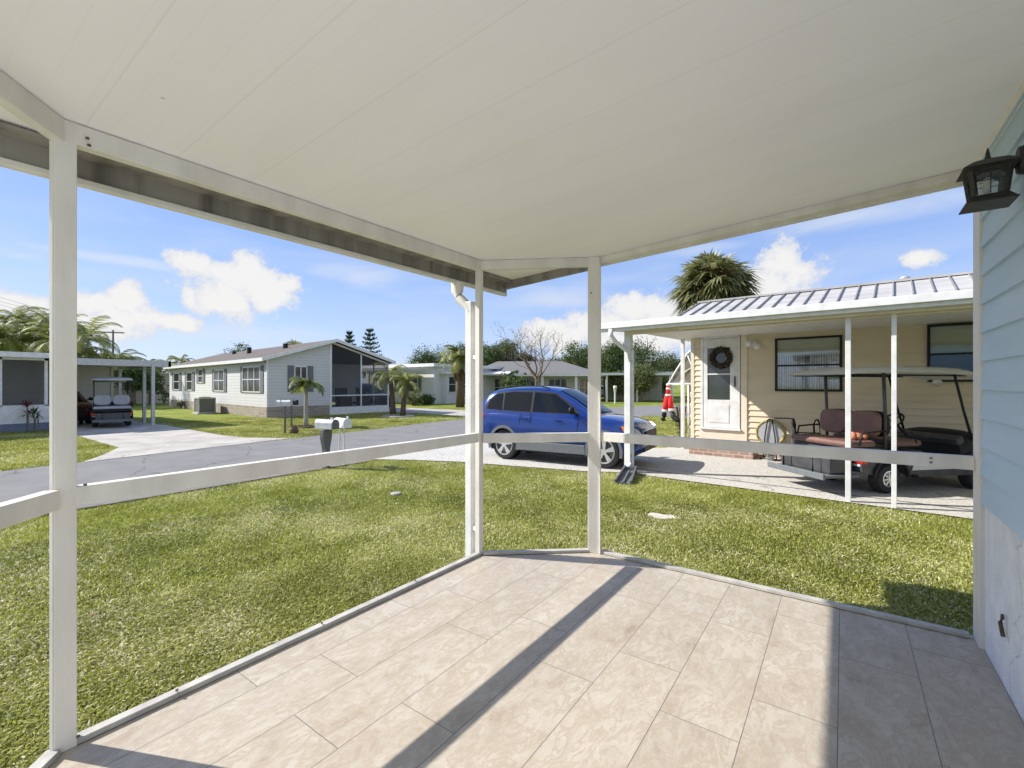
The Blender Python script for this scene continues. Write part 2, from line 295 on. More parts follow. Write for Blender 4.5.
# ------------------------------------------------------------------ helpers: meshes and things
class MB:
    def __init__(s): s.v = []; s.f = []; s.m = []
    def add(s, vs, fs, mi=0):
        o = len(s.v); s.v += [tuple(p) for p in vs]; s.f += [tuple(i+o for i in f) for f in fs]; s.m += [mi]*len(fs); return s
    def box(s, x0, x1, y0, y1, z0, z1, mi=0):
        v = [(x0,y0,z0),(x1,y0,z0),(x1,y1,z0),(x0,y1,z0),(x0,y0,z1),(x1,y0,z1),(x1,y1,z1),(x0,y1,z1)]
        return s.add(v, [(0,3,2,1),(4,5,6,7),(0,1,5,4),(1,2,6,5),(2,3,7,6),(3,0,4,7)], mi)
    def beam(s, p, q, w, h, mi=0, up=(0,0,1)):
        p = Vector(p); q = Vector(q); d = (q-p).normalized(); u = Vector(up)
        if abs(d.dot(u)) > .99: u = Vector((0,1,0))
        a = d.cross(u).normalized(); b = a.cross(d).normalized()
        v = []
        for c in (p, q):
            for sx, sy in ((-1,-1),(1,-1),(1,1),(-1,1)): v.append(c + a*(w/2*sx) + b*(h/2*sy))
        return s.add(v, [(0,1,2,3),(7,6,5,4),(0,4,5,1),(1,5,6,2),(2,6,7,3),(3,7,4,0)], mi)
    def tube(s, pts, r, n=8, mi=0, cap=True, closed=False):
        pts = [Vector(p) for p in pts]; rs = r if isinstance(r, (list, tuple)) else [r]*len(pts)
        vs = []; fs = []; m = len(pts)
        ref = Vector((0,0,1))
        for i, p in enumerate(pts):
            if closed: d = (pts[(i+1) % m]-pts[i-1])
            else: d = (pts[min(i+1, m-1)]-pts[max(i-1, 0)])
            if d.length < 1e-9: d = Vector((0,0,1))
            d.normalize()
            u = ref if abs(d.dot(ref)) < .97 else Vector((0,1,0))
            a = d.cross(u).normalized(); b = a.cross(d)
            for k in range(n):
                t = 2*math.pi*k/n; vs.append(p + (a*math.cos(t)+b*math.sin(t))*rs[i])
        segs = m if closed else m-1
        for i in range(segs):
            for k in range(n):
                j = (i+1) % m
                fs.append((i*n+k, i*n+(k+1) % n, j*n+(k+1) % n, j*n+k))
        if cap and not closed: fs += [tuple(range(n))[::-1], tuple((m-1)*n+k for k in range(n))]
        return s.add(vs, fs, mi)
    def prism(s, poly, z0, z1, mi=0):
        n = len(poly)
        v = [(x,y,z0) for x,y in poly]+[(x,y,z1) for x,y in poly]
        f = [tuple(range(n))[::-1], tuple(range(n, 2*n))]+[(i,(i+1)%n,(i+1)%n+n,i+n) for i in range(n)]
        return s.add(v, f, mi)
    def side(s, poly, y0, y1, mi=0):            # polygon in x,z pulled out along y
        n = len(poly)
        v = [(x,y0,z) for x,z in poly]+[(x,y1,z) for x,z in poly]
        f = [tuple(range(n)), tuple(range(n, 2*n))[::-1]]+[(i,i+n,(i+1)%n+n,(i+1)%n) for i in range(n)]
        return s.add(v, f, mi)
    def lathe(s, prof, c=(0,0,0), n=20, axis='z', mi=0):   # prof: (r, t)
        vs = []; fs = []
        for r, t in prof:
            for k in range(n):
                a = 2*math.pi*k/n; x, y = r*math.cos(a), r*math.sin(a)
                p = (x,y,t) if axis == 'z' else ((x,t,y) if axis == 'y' else (t,x,y))
                vs.append((p[0]+c[0], p[1]+c[1], p[2]+c[2]))
        for i in range(len(prof)-1):
            for k in range(n): fs.append((i*n+k, i*n+(k+1)%n, (i+1)*n+(k+1)%n, (i+1)*n+k))
        fs.append(tuple(range(n))[::-1]); fs.append(tuple((len(prof)-1)*n+k for k in range(n)))
        return s.add(vs, fs, mi)
    def scale(s, sx, sy, sz): s.v = [(x*sx,y*sy,z*sz) for x,y,z in s.v]; return s
    def build(s, name, mat, parent=None, smooth=False, bevel=0, loc=None, rz=0, angle=None):
        me = bpy.data.meshes.new(name); me.from_pydata(s.v, [], s.f)
        mats = mat if isinstance(mat, (list, tuple)) else [mat]
        for k in mats: me.materials.append(k)
        if len(mats) > 1: me.polygons.foreach_set('material_index', s.m)
        import bmesh
        bm = bmesh.new(); bm.from_mesh(me); bmesh.ops.recalc_face_normals(bm, faces=bm.faces); bm.to_mesh(me); bm.free()
        if smooth: me.polygons.foreach_set('use_smooth', [True]*len(me.polygons))
        o = bpy.data.objects.new(name, me); COL.objects.link(o)
        if parent: o.parent = parent
        if loc: o.location = loc
        o.rotation_euler.z = rz
        if bevel:
            b = o.modifiers.new('bevel', 'BEVEL'); b.width = bevel; b.segments = 2; b.limit_method = 'ANGLE'; b.angle_limit = R(40)
        if smooth and angle is not None:
            me.set_sharp_from_angle(angle=R(angle))
        return o
def tag(o, label=None, cat=None, group=None, kind=None):
    if label: o['label'] = label
    if cat: o['category'] = cat
    if group: o['group'] = group
    if kind: o['kind'] = kind
    return o
def thing(name, label, cat, loc=(0,0,0), rz=0, group=None):
    o = bpy.data.objects.new(name, None); COL.objects.link(o); o.location = loc; o.rotation_euler.z = rz
    o.empty_display_size = .2
    return tag(o, label, cat, group)
def kids(o): return [c for c in bpy.data.objects if c.parent == o]
def copy_tree(o, parent=None):
    c = o.copy(); COL.objects.link(c); c.parent = parent
    for k in kids(o): copy_tree(k, c)
    return c
def raw(name, v, faces_idx, sizes, mat, tint=None, parent=None, smooth=False):
    """numpy mesh: v (n,3); faces_idx flat loop vertex list; sizes per-face; tint per-vertex"""
    me = bpy.data.meshes.new(name); v = np.asarray(v, dtype=np.float32)
    me.vertices.add(len(v)); me.vertices.foreach_set('co', v.ravel())
    fi = np.asarray(faces_idx, dtype=np.int32); sz = np.asarray(sizes, dtype=np.int32)
    me.loops.add(len(fi)); me.loops.foreach_set('vertex_index', fi)
    me.polygons.add(len(sz)); st = np.concatenate([[0], np.cumsum(sz)[:-1]]).astype(np.int32)
    me.polygons.foreach_set('loop_start', st)
    try: me.polygons.foreach_set('loop_total', sz)
    except Exception: pass
    me.materials.append(mat)
    if tint is not None:
        a = me.attributes.new('tint', 'FLOAT', 'POINT'); a.data.foreach_set('value', np.asarray(tint, dtype=np.float32))
    me.update(calc_edges=True); me.validate()
    o = bpy.data.objects.new(name, me); COL.objects.link(o)
    if parent: o.parent = parent
    return o

# ------------------------------------------------------------------ foliage generators
def leaf_cards(cent, size, rng, asp=.5, tintbase=None, up=.3):
    n = len(cent)
    d = rng.normal(size=(n,3)); d /= np.linalg.norm(d, axis=1)[:,None]
    t = rng.normal(size=(n,3)); t = np.cross(d, t); t /= np.linalg.norm(t, axis=1)[:,None]
    s = size*(.6+.8*rng.random(n))[:,None]
    a = cent - d*s*.5; b = cent + d*s*.5; c1 = cent + t*s*asp*.5; c2 = cent - t*s*asp*.5
    v = np.stack([a, c1, b, c2], axis=1).reshape(-1,3)
    return v
def crown(name, blobs, nleaf, size, mat, parent, seed, clump=.35, per=26, core=.75):
    r = np.random.default_rng(seed)
    blobs = np.array(blobs, dtype=float)        # cx cy cz rx ry rz
    vol = (blobs[:,3]*blobs[:,4]*blobs[:,5])**.67; p = vol/vol.sum()
    nc = max(8, nleaf//per)
    bi = r.choice(len(blobs), nc, p=p)
    d = r.normal(size=(nc,3)); d /= np.linalg.norm(d, axis=1)[:,None]
    rad = core + (1-core)*r.random(nc); rad *= (.88+.3*r.random(nc))
    inner = r.random(nc) < .25; rad[inner] *= r.random(inner.sum())
    cc = blobs[bi,:3] + d*blobs[bi,3:6]*rad[:,None]
    off = r.normal(size=(nc, per, 3))*clump*(.6+.8*r.random(nc))[:,None,None]*np.array([1,1,.6])
    cent = (cc[:,None,:]+off).reshape(-1,3)
    tint = np.clip(r.normal(.42,.16,nc)[:,None] + r.normal(0,.13,(nc,per)), 0, 1).reshape(-1)
    v = leaf_cards(cent, size, r)
    n = len(cent)
    return raw(name, v, np.arange(n*4), np.full(n, 4), mat, np.repeat(tint, 4), parent)
def bough(mb, p, d, length, r0, depth, rr, spread=.6, up=.15, tips=None):
    pts = [Vector(p)]; dd = Vector(d).normalized(); n = 4
    for i in range(n):
        dd = (dd + Vector((rr.gauss(0,.16), rr.gauss(0,.16), rr.gauss(0,.1)+up*.4))).normalized()
        pts.append(pts[-1]+dd*length/n)
    mb.tube(pts, [r0*(1-.55*i/n) for i in range(n+1)], 6 if r0 > .03 else 4)
    if tips is not None and depth == 0: tips.append(pts[-1])
    if depth > 0:
        for k in range(3 if depth > 1 else 4):
            i = rr.choice([2,3,4]); a = rr.uniform(0, 2*math.pi)
            nd = (dd + Vector((math.cos(a), math.sin(a), rr.uniform(-.2,.5)))*spread*1.3).normalized()
            bough(mb, pts[i], nd, length*rr.uniform(.55,.75), r0*.5, depth-1, rr, spread, up, tips)
def tree(name, label, cat, x, y, h, w, mat, seed, nleaf=3500, size=.28, trunk=.18, group=None, bark='bark', low=.3, clump=.4):
    rr = random.Random(seed)
    t = thing(name, label, cat, (x,y,0), 0, group)
    mb = MB()
    mb.tube([(0,0,-.1),(rr.uniform(-.1,.1),rr.uniform(-.1,.1),h*low*.6),(rr.uniform(-.2,.2),rr.uniform(-.2,.2),h*.55)], [trunk*1.3,trunk,trunk*.6], 8)
    for k in range(6):
        a = k*1.05+rr.random(); bough(mb, (0,0,h*(low+.04*k)), (math.cos(a),math.sin(a),.7), w*.34, trunk*.45, 1, rr)
    mb.build('trunk', M[bark], t, True)
    bl = []
    for k in range(8):
        a = rr.uniform(0, 6.28); q = rr.uniform(0,.55)*w/2
        bl.append((math.cos(a)*q, math.sin(a)*q, h*(low+.12)+ (h*(1-low)-h*.25)*rr.random(), w*rr.uniform(.2,.32), w*rr.uniform(.2,.32), h*rr.uniform(.10,.2)))
    bl.append((0,0,h*.62,w*.36,w*.36,h*.22)); bl.append((0,0,h*.86,w*.22,w*.22,h*.13))
    crown('crown', bl, nleaf, size, mat, t, seed, clump*w/6)
    return t
def feather_fronds(name, n, length, mat, parent, seed, z=0, droop=1.0, c=(0,0), leaflet=.35, per=22, elev=(10,75), wleaf=.02):
    r = random.Random(seed); V=[]; F=[]; S=[]; T=[]
    def tri(a,b,c_,tn):
        i=len(V); V.extend([tuple(a),tuple(b),tuple(c_)]); F.extend([i,i+1,i+2]); S.append(3); T.extend([tn]*3)
    for k in range(n):
        az = k*2.399+r.uniform(-.3,.3); el = R(r.uniform(*elev)); Ln = length*r.uniform(.8,1.1); tn = min(1,max(0,r.gauss(.5,.2)))
        p = Vector((c[0],c[1],z)); h = Vector((math.cos(az),math.sin(az),0)); e = el; st = 14
        pts=[p.copy()]; dirs=[]
        for i in range(st):
            d = h*math.cos(e)+Vector((0,0,1))*math.sin(e); p = p+d*Ln/st; e -= droop*R(140)/st*(.4+i/st); pts.append(p.copy()); dirs.append(d)
        sd = h.cross(Vector((0,0,1)))
        for i in range(st):
            q=.012; a=pts[i]; b=pts[i+1]; tri(a-sd*q,a+sd*q,b,tn*.8); 
            if i < 2: continue
            for u in range(max(1,per//st)+1):
                f = u/(max(1,per//st)+1); base = a.lerp(b,f); tpos=(i+f)/st
                ll = leaflet*math.sin(math.pi*min(1,.12+tpos*.86))**.6*(Ln/length)
                for sgn in (-1,1):
                    ld = (sd*sgn*.85+dirs[i]*.6+Vector((0,0,-.25*r.random()-.05))).normalized()
                    tip = base+ld*ll*r.uniform(.85,1.1)+Vector((0,0,-ll*.2))
                    ww = dirs[i]*wleaf; tri(base-ww,base+ww,tip,min(1,max(0,tn+r.gauss(0,.12))))
    return raw(name, V, F, S, mat, T, parent)
def fan_fronds(name, n, length, mat, parent, seed, z=0, fan=.55):
    r = random.Random(seed); V=[]; F=[]; S=[]; T=[]
    def tri(a,b,c_,tn):
        i=len(V); V.extend([tuple(a),tuple(b),tuple(c_)]); F.extend([i,i+1,i+2]); S.append(3); T.extend([tn]*3)
    for k in range(n):
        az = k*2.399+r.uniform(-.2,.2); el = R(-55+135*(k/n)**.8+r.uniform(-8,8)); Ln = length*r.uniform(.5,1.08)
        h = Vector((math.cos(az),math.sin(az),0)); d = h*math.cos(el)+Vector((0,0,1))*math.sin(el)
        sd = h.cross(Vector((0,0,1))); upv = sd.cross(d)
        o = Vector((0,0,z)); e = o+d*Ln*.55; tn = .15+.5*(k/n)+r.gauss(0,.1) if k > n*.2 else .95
        tri(o-sd*.02,o+sd*.02,e,tn)
        for j in range(26):
            a = R(-125+250*j/25); dd = (d*math.cos(a)+sd*math.sin(a)+Vector((0,0,-.18-.25*abs(math.sin(a))))).normalized()
            ll = fan*length*(.75+.35*math.cos(a*.6))*r.uniform(.85,1.1)
            q = upv.cross(dd).normalized()*.028*length; mid = e+dd*ll*.45; tip = e+dd*ll+Vector((0,0,-ll*(.15+.4*r.random())))
            t2 = min(1,max(0,tn+r.gauss(0,.14)))
            tri(e,mid-q,mid+q,t2); tri(mid-q,mid+q,tip,t2)
    return raw(name, V, F, S, mat, T, parent)

# ================================================================== SETTING: ground, road, drives
g = MB(); g.add([(-500,-300,0),(400,-300,0),(400,700,0),(-500,700,0)], [(0,1,2,3)])
tag(g.build('lawn', M['ground']), kind='structure')
def sheet(name, poly, z, mat, t=.0):
    mb = MB()
    if t: mb.prism(poly, z-t, z)
    else: mb.add([(x,y,z) for x,y in poly], [tuple(range(len(poly)))])
    return tag(mb.build(name, mat), kind='structure')
near_edge = [(-8.35,-60),(-8.35,-2),(-8.33,1.65),(-8.36,6.3),(-8.6,9.5),(-9.0,13.5),(-9.0,18),(-8.2,24),(-5.5,32),(0,41),(8,50),(20,60)]
far_edge = [(-13.1,-60),(-13.1,-2),(-13.1,1.5),(-13.3,3.4),(-13.6,6.5),(-14.0,10.5),(-14.6,15),(-14.9,20),(-14.6,26),(-12.5,34),(-7.5,44),(2,56),(12,66)]
sheet('road', near_edge+far_edge[::-1], .012, M['asphalt'])
def edging(name, line, w, h, mat):       # low concrete edge along the road
    mb = MB()
    for a, b in zip(line[:-1], line[1:]): mb.beam((a[0],a[1],h/2),(b[0],b[1],h/2), w, h)
    return tag(mb.build(name, mat), kind='structure')
edging('road_edge', [(x+.05,y) for x,y in near_edge[1:4]], .08, .028, M['boots2'])
edging('road_edge', [(x-.05,y) for x,y in far_edge[1:3]], .08, .028, M['boots2'])
# neighbour's drive, right
NA = R(-4.0); N0 = (-3.07, 12.06)
def nl(u, v):       # neighbour frame to world
    return (N0[0]+u*math.cos(NA)-v*math.sin(NA), N0[1]+u*math.sin(NA)+v*math.cos(NA))
drv = [(-8.5,6.5),(-7.6,7.0),(-6.6,7.42),(-6.04,7.52),(-4.0,7.98),(-3.35,8.3),(-1.0,8.12),(1.33,7.93),(5.5,7.62),(9,7.4),nl(12,.3),nl(.2,.3),nl(-.6,.2),(-4.4,11.4),(-7.0,11.6),(-8.0,12.2),(-8.95,13.2),(-8.6,9.5)]
sheet('driveway', drv, .022, M['concrete2'])
e = MB(); e.beam((nl(-.3,-3.28)[0],nl(-.3,-3.28)[1],.026),(nl(9,-3.28)[0],nl(9,-3.28)[1],.026),.02,.004)
tag(e.build('driveway_joint', M['charcoal']), kind='structure')
sheet('driveway', [(-13.15,2.7),(-14.2,3.3),(-15.4,3.85),(-20.6,4.0),(-29,4.0),(-29,7.1),(-22,7.05),(-16.5,6.75),(-15,6.9),(-13.75,7.6)], .02, M['concrete'])
sheet('driveway', [(-14.5,17.0),(-16,17.9),(-19,18.4),(-34,18.6),(-34,22.4),(-19,22.0),(-16,22.2),(-14.8,23.2)], .02, M['concrete'])
sheet('cross_road', [(-8.4,23.2),(-3,24.5),(12,26.5),(40,30),(40,35),(12,31.5),(-3,30.2),(-6.2,30)], .016, M['asphalt'])

# bare sandy patch and drain cap in the near lawn
bp_ = gp(663,517); mb = MB(); pts=[]
for k in range(26):
    a=k/26*6.283; rr_=.13*(1+.22*math.sin(2*a+1)+.15*math.sin(3*a)+.1*math.sin(5*a+2)); pts.append((bp_[0]+math.cos(a)*rr_*1.3,bp_[1]+math.sin(a)*rr_*1.0))
tag(mb.prism(pts,.0,.012).build('bare_patch', M['straw']), kind='structure')
cp = gp(396,495); t = MB(); t.lathe([(.08,0),(.08,.03),(.07,.038),(.01,.038)],(0,0,0),18)
tag(t.build('drain_cap', M['acmetal'], loc=(cp[0],cp[1],0), smooth=True, angle=30), 'small round grey cap set flush in the grass near the road', 'drain cap')

# ================================================================== PORCH
XW = .60; YB = 3.5; SZ = .30
A1 = (-2.40,.43); A2 = (-2.39,2.895); A3 = (-1.66,3.50); A0 = (-1.72,-.25)
YR = -0.75                                # how far the porch runs on behind the camera
slab = [(-2.45,.40),(-2.44,2.91),(-1.68,3.555),(XW+.03,3.555),(XW+.03,-.30),(-1.74,-.30)]
tag(MB().prism(slab, -.05, SZ-.006).build('porch_slab', M['curb']), kind='structure')
tag(MB().prism([(-2.375,.43),(-2.375,2.86),(-1.65,3.475),(XW-.004,3.475),(XW-.004,-.26),(-1.70,-.26)], SZ-.006, SZ).build('porch_floor', M['tile']), kind='structure')

def zc(x): return 2.675+.062*(x+2.4)      # ceiling height
XO, YO = -2.645, 3.575
pr = thing('porch_roof', 'cream ribbed porch ceiling with grey eave fascia overhead', 'porch roof', (0,0,0))
mb = MB()
def slopebox(mb, x0, x1, y0, y1, dz0, dz1):
    mb.add([(x0,y0,zc(x0)+dz0),(x1,y0,zc(x1)+dz0),(x1,y1,zc(x1)+dz0),(x0,y1,zc(x0)+dz0),(x0,y0,zc(x0)+dz1),(x1,y0,zc(x1)+dz1),(x1,y1,zc(x1)+dz1),(x0,y1,zc(x0)+dz1)],
           [(0,3,2,1),(4,5,6,7),(0,1,5,4),(1,2,6,5),(2,3,7,6),(3,0,4,7)])
slopebox(mb, XO+.02, XW-.003, YR, YO-.01, 0, .075)
mb.build('ceiling', M['ceiling'], pr)
mb = MB()
def header(a, b, w=.05, dn=.09, up=.0):
    # inner header beam following the ceiling slope
    d = Vector((b[0]-a[0], b[1]-a[1], 0)).normalized(); n = Vector((-d.y, d.x, 0))*w/2
    vs=[]
    for p in (a,b):
        for s_ in (-1,1):
            for dz in (-dn, -.002): vs.append((p[0]+n.x*s_, p[1]+n.y*s_, zc(p[0])+dz))
    mb.add(vs, [(0,1,3,2),(4,6,7,5),(0,4,5,1),(2,3,7,6),(0,2,6,4),(1,5,7,3)])
header(A1, A2, .05, .082); header(A2, A3, .046, .075); header(A0, A1, .046, .088); header((A3[0],3.53),(XW-.004,3.53),.07,.05)
header((-1.70,-.27),(XW-.004,-.27), .05)
mb.build('header_beam', M['post'], pr, bevel=.003)
mb = MB()
mb.box(XO-.02, XO+.005, YR, YO+.03, 2.553, 2.76)           # gutter face
mb.box(XO-.07, XO-.022, YR, YO+.03, 2.67, 2.75); mb.box(XO+.0055, XO+.10, YR, YO-.02, 2.640, 2.655)
zz = zc(XO)
mb.add([(XO+.006,YO-.012,2.59),(A3[0]-.0,YO-.012,2.655),(A3[0]-.0,YO+.03,2.655),(XO+.006,YO+.03,2.59),(XO+.006,YO-.012,2.76),(A3[0]-.0,YO-.012,2.79),(A3[0]-.0,YO+.03,2.79),(XO+.006,YO+.03,2.76)],
       [(0,3,2,1),(4,5,6,7),(0,1,5,4),(1,2,6,5),(2,3,7,6),(3,0,4,7)])
mb.build('fascia', M['fascia_grey'], pr)
mb = MB(); mb.box(XO-.024, XO+.018, YR, YO+.02, 2.525, 2.5525)
mb.build('gutter_lip', M['post'], pr, bevel=.004)
mb = MB()
xa=A3[0]+.002; mb.add([(xa,YO-.012,zc(xa)-.055),(XW+.3,YO-.012,zc(XW)-.045),(XW+.3,YO+.03,zc(XW)-.045),(xa,YO+.03,zc(xa)-.055),(xa,YO-.012,2.80),(XW+.3,YO-.012,2.94),(XW+.3,YO+.03,2.94),(xa,YO+.03,2.80)],
       [(0,3,2,1),(4,5,6,7),(0,1,5,4),(1,2,6,5),(2,3,7,6),(3,0,4,7)])
mb.build('edge_trim', M['post'], pr)
# crown strip where ceiling meets the blue wall
mb = MB(); mb.add([(XW-.03,YR,zc(XW)-.001),(XW-.03,3.5,zc(XW)-.001),(XW-.004,3.5,zc(XW)-.035),(XW-.004,YR,zc(XW)-.035)], [(0,1,2,3)])
mb.build('wall_trim', M['post'], pr)

sheet('bounce_pad', [(-6.5,-9),(-6.5,-1.4),(-1.8,-.85),(.585,-.85),(.585,-9)], .02, M['concrete'])  # unseen concrete pad added behind the camera to bounce sun onto the ceiling
pf = thing('porch_enclosure', 'cream aluminium posts and rails framing the open porch corner', 'porch frame', (0,0,0))
def post(p, w, d, rz, ztop, extra=None):
    mb = MB(); mb.box(-w/2,w/2,-d/2,d/2,SZ,ztop)
    if extra: extra(mb, w, d)
    return mb.build('post', M['post'], pf, bevel=.004, loc=(p[0],p[1],0), rz=rz)
def grooves(mb, w, d):                     # screen channel ridges on the outer face
    for k in (-.018, -.006, .006, .018): mb.box(k-.0035,k+.0035,-d/2-.005,-d/2+.001,SZ,2.6)
post((-2.40,.44), .05, .064, 0, zc(-2.4)-.001, grooves)
post((-2.40,2.90), .045, .05, 0, zc(-2.4)-.001)
post((-1.665,3.495), .098, .075, R(18), zc(-1.66)-.001, lambda m_,w,d: m_.box(w/2-.004,w/2+.008,-d/2-.012,-d/2+.02,SZ,2.62))
post((-1.72,-.25), .065, .085, R(40), zc(-1.7)-.001)
def rail(a, b, z0, z1, w, name, ins=.04):
    d = Vector((b[0]-a[0], b[1]-a[1], 0)); ln = d.length; d.normalize()
    p = Vector((a[0],a[1],(z0+z1)/2))+d*ins; q = Vector((b[0],b[1],(z0+z1)/2))-d*ins
    return MB().beam(p, q, w, z1-z0).build(name, M['post' if name=='mid_rail' else 'baserail'], pf, bevel=.003)
RZ0, RZ1 = 1.215, 1.288
rail(A1, A2, RZ0, RZ1, .05, 'mid_rail'); rail(A2, A3, RZ0-.01, RZ1-.008, .045, 'mid_rail', .028)
rail(A3, (XW+.018,3.50), RZ0, RZ1, .05, 'mid_rail'); rail(A0, A1, RZ0, RZ1, .05, 'mid_rail')
for a,b in ((A1,A2),(A2,A3),(A3,(XW-.01,3.5)),(A0,A1)): rail(a, b, SZ+.001, SZ+.024, .045, 'base_rail', .03)
mb = MB()
for x,y,z in ((-2.352,.47,SZ+.045),(-2.385,.80,SZ+.03),(-2.39,1.5,SZ+.03),(-2.39,2.2,SZ+.03),(-2.352,.49,1.292),(-2.37,.505,2.60),(-2.37,.50,2.625),(-1.70,3.452,SZ+.06),(-1.70,3.452,SZ+.09),(.40,3.47,1.262),(.40,3.47,1.238),(-1.67,3.448,2.42)):
    MB().lathe([(.006,0),(.006,.006),(.002,.008)],(x,y,z),8).build('screw', M['boots'], pf)

# rainwater pipe hung from the gutter by the second post
dp = thing('downspout', 'white corrugated downspout dropping from gutter beside the slim corner post', 'downspout', (0,0,0))
mb = MB(); px_, py_ = -2.51, 2.92
mb.box(px_-.032,px_+.03,py_-.03,py_+.03,.25,2.36)
for k in (-.016,.012): mb.box(px_+.029,px_+.036,py_+k-.006,py_+k+.006,.25,2.34)
mb.build('pipe', M['white'], dp, bevel=.006)
mb = MB(); mb.tube([(-2.655,2.92,2.54),(-2.655,2.92,2.46),(-2.63,2.92,2.40),(-2.54,2.92,2.33),(-2.51,2.92,2.28)],[.055,.05,.042,.036,.034],10)
mb.build('elbow', M['post'], dp, True, angle=40)
mb = MB(); mb.beam((-2.49,2.92,1.9),(-2.425,2.905,1.9),.03,.03); mb.build('bracket', M['white'], dp); MB().beam((-2.49,2.92,.5),(-2.425,2.905,.5),.03,.03).build('bracket', M['white'], dp)

#--
# ------------------------------------------------------------------ blue house wall on the right
bh = thing('blue_house', 'pale blue lap sided wall over white block at the right edge', 'house', (XW,YB,0))
def lap_siding(mb, x0, y0, dx, dy, length, z0, z1, pitch, th=.016, nx=0, ny=0):
    z = z0
    while z < z1-.01:
        zt = min(z+pitch, z1)
        a=(x0,y0); b=(x0+dx*length, y0+dy*length)
        v=[(a[0]+nx*th,a[1]+ny*th,z),(b[0]+nx*th,b[1]+ny*th,z),(b[0]+nx*.002,b[1]+ny*.002,zt+.004),(a[0]+nx*.002,a[1]+ny*.002,zt+.004),
           (a[0],a[1],z+.001),(b[0],b[1],z+.001)]
        mb.add(v, [(0,1,2,3),(0,4,5,1)])
        z += pitch
mb = MB(); lap_siding(mb, 0,-.10,0,-1,3.95, 1.06, 3.0, .1475, .018, -1, 0); mb.build('siding', M['sidingblue'], bh)
mb = MB(); mb.box(.002,5,-7.2,.02,1.04,3.0); mb.build('wall_core', M['sidingblue'], bh)
mb = MB(); mb.box(0,5,-7.2,.03,-.1,1.045); mb.build('block_base', M['stucco'], bh)
mb = MB(); mb.box(-.021,.045,-.11,.03,.0,2.78); mb.build('corner_trim', M['post'], bh, bevel=.003)
mb = MB(); mb.tube([(-.012,-.50,.62),(-.02,-.505,.60),(-.012,-.51,.54)],.008,8); mb.lathe([(.012,-.004),(.012,.004)],(-.012,-.50,.625),10,'x'); mb.build('hook', M['boots'], bh, True)
mb = MB(); mb.box(.3,5,-7.2,.1,3.0,3.04); mb.build('roof_edge', M['post'], bh)

# lantern
LX, LY, LZ = .480, 2.665, 2.515; bxx=(XW-LX)/.86
ln_ = thing('wall_lantern', 'black iron wall lantern with arched panes on the blue siding', 'lantern', (LX,LY,LZ)); ln_.scale=(.86,.86,.86)
mb = MB(); prof=[]
for z,w in ((.125,.006),(.085,.012),(.075,.02)): pass
def pyr(mb, w0, z0, w1, z1, cx=0, cy=0):
    v=[(cx+sx*w0,cy+sy*w0,z0) for sx,sy in ((-1,-1),(1,-1),(1,1),(-1,1))]+[(cx+sx*w1,cy+sy*w1,z1) for sx,sy in ((-1,-1),(1,-1),(1,1),(-1,1))]
    mb.add(v, [(0,3,2,1),(4,5,6,7),(0,1,5,4),(1,2,6,5),(2,3,7,6),(3,0,4,7)])
pyr(mb,.098,.043,.092,.049); pyr(mb,.092,.049,.058,.075); pyr(mb,.058,.075,.016,.094); pyr(mb,.072,.030,.072,.045)
mb.lathe([(.013,.09),(.011,.105),(.007,.112),(.009,.118),(.004,.14),(.001,.150)],(0,0,0),10)
mb.build('lantern_cap', M['iron'], ln_, bevel=.002)
mb = MB()
for sx in (-1,1):
    for sy in (-1,1): mb.beam((sx*.052,sy*.052,-.082),(sx*.064,sy*.064,.034),.017,.017)
for s_ in (-1,1):
    mb.beam((-.06,s_*.062,.026),(.06,s_*.062,.026),.007,.022); mb.beam((s_*.062,-.06,.026),(s_*.062,.06,.026),.007,.022)
    for q in (-1,1):        # arched corners and glazing bars
        mb.beam((q*.055,s_*.060,.004),(q*.030,s_*.062,.022),.005,.014); mb.beam((s_*.060,q*.055,.004),(s_*.062,q*.030,.022),.005,.014)
    mb.beam((0,s_*.055,-.08),(0,s_*.063,.025),.0035,.0035); mb.beam((s_*.055,0,-.08),(s_*.063,0,.025),.0035,.0035)
    for zq in (-.02,.004): mb.beam((-.055,s_*.059,zq),(.055,s_*.059,zq),.003,.003); mb.beam((s_*.059,-.055,zq),(s_*.059,.055,zq),.003,.003)
mb.build('cage', M['iron'], ln_)
mb = MB()
for s_ in (-1,1):
    mb.add([(-.05,s_*.054,-.082),(.05,s_*.054,-.082),(.058,s_*.062,.02),(-.058,s_*.062,.02)],[(0,1,2,3)])
    mb.add([(s_*.054,-.05,-.082),(s_*.054,.05,-.082),(s_*.062,.058,.02),(s_*.062,-.058,.02)],[(0,1,2,3)])
mb.build('pane', M['clear'], ln_)
mb = MB(); pyr(mb,.088,-.125,.088,-.118); pyr(mb,.084,-.118,.06,-.085); mb.build('lantern_base', M['iron'], ln_, bevel=.002)
mb = MB(); mb.tube([(0,0,.07),(.05,0,.082),(.09,0,.075),(bxx-.02,0,.062)],.008,8); mb.tube([(.07,0,.045),(.1,0,.052),(bxx-.02,0,.05)],.005,8); mb.build('arm', M['iron'], ln_, True)
mb = MB(); bx=bxx
pts=[(math.cos(a)*.045*(1 if abs(math.sin(a))<.7 else 1), .06+math.sin(a)*.062) for a in [k/20*6.283 for k in range(20)]]
n_=len(pts); mb.add([(bx-.042,y,z) for y,z in pts]+[(bx-.019,y*1.1,.06+(z-.06)*1.08) for y,z in pts],[tuple(range(n_)),tuple(range(n_,2*n_))[::-1]]+[(i,i+n_,(i+1)%n_+n_,(i+1)%n_) for i in range(n_)])
mb.build('back_plate', M['iron'], ln_, bevel=.003)
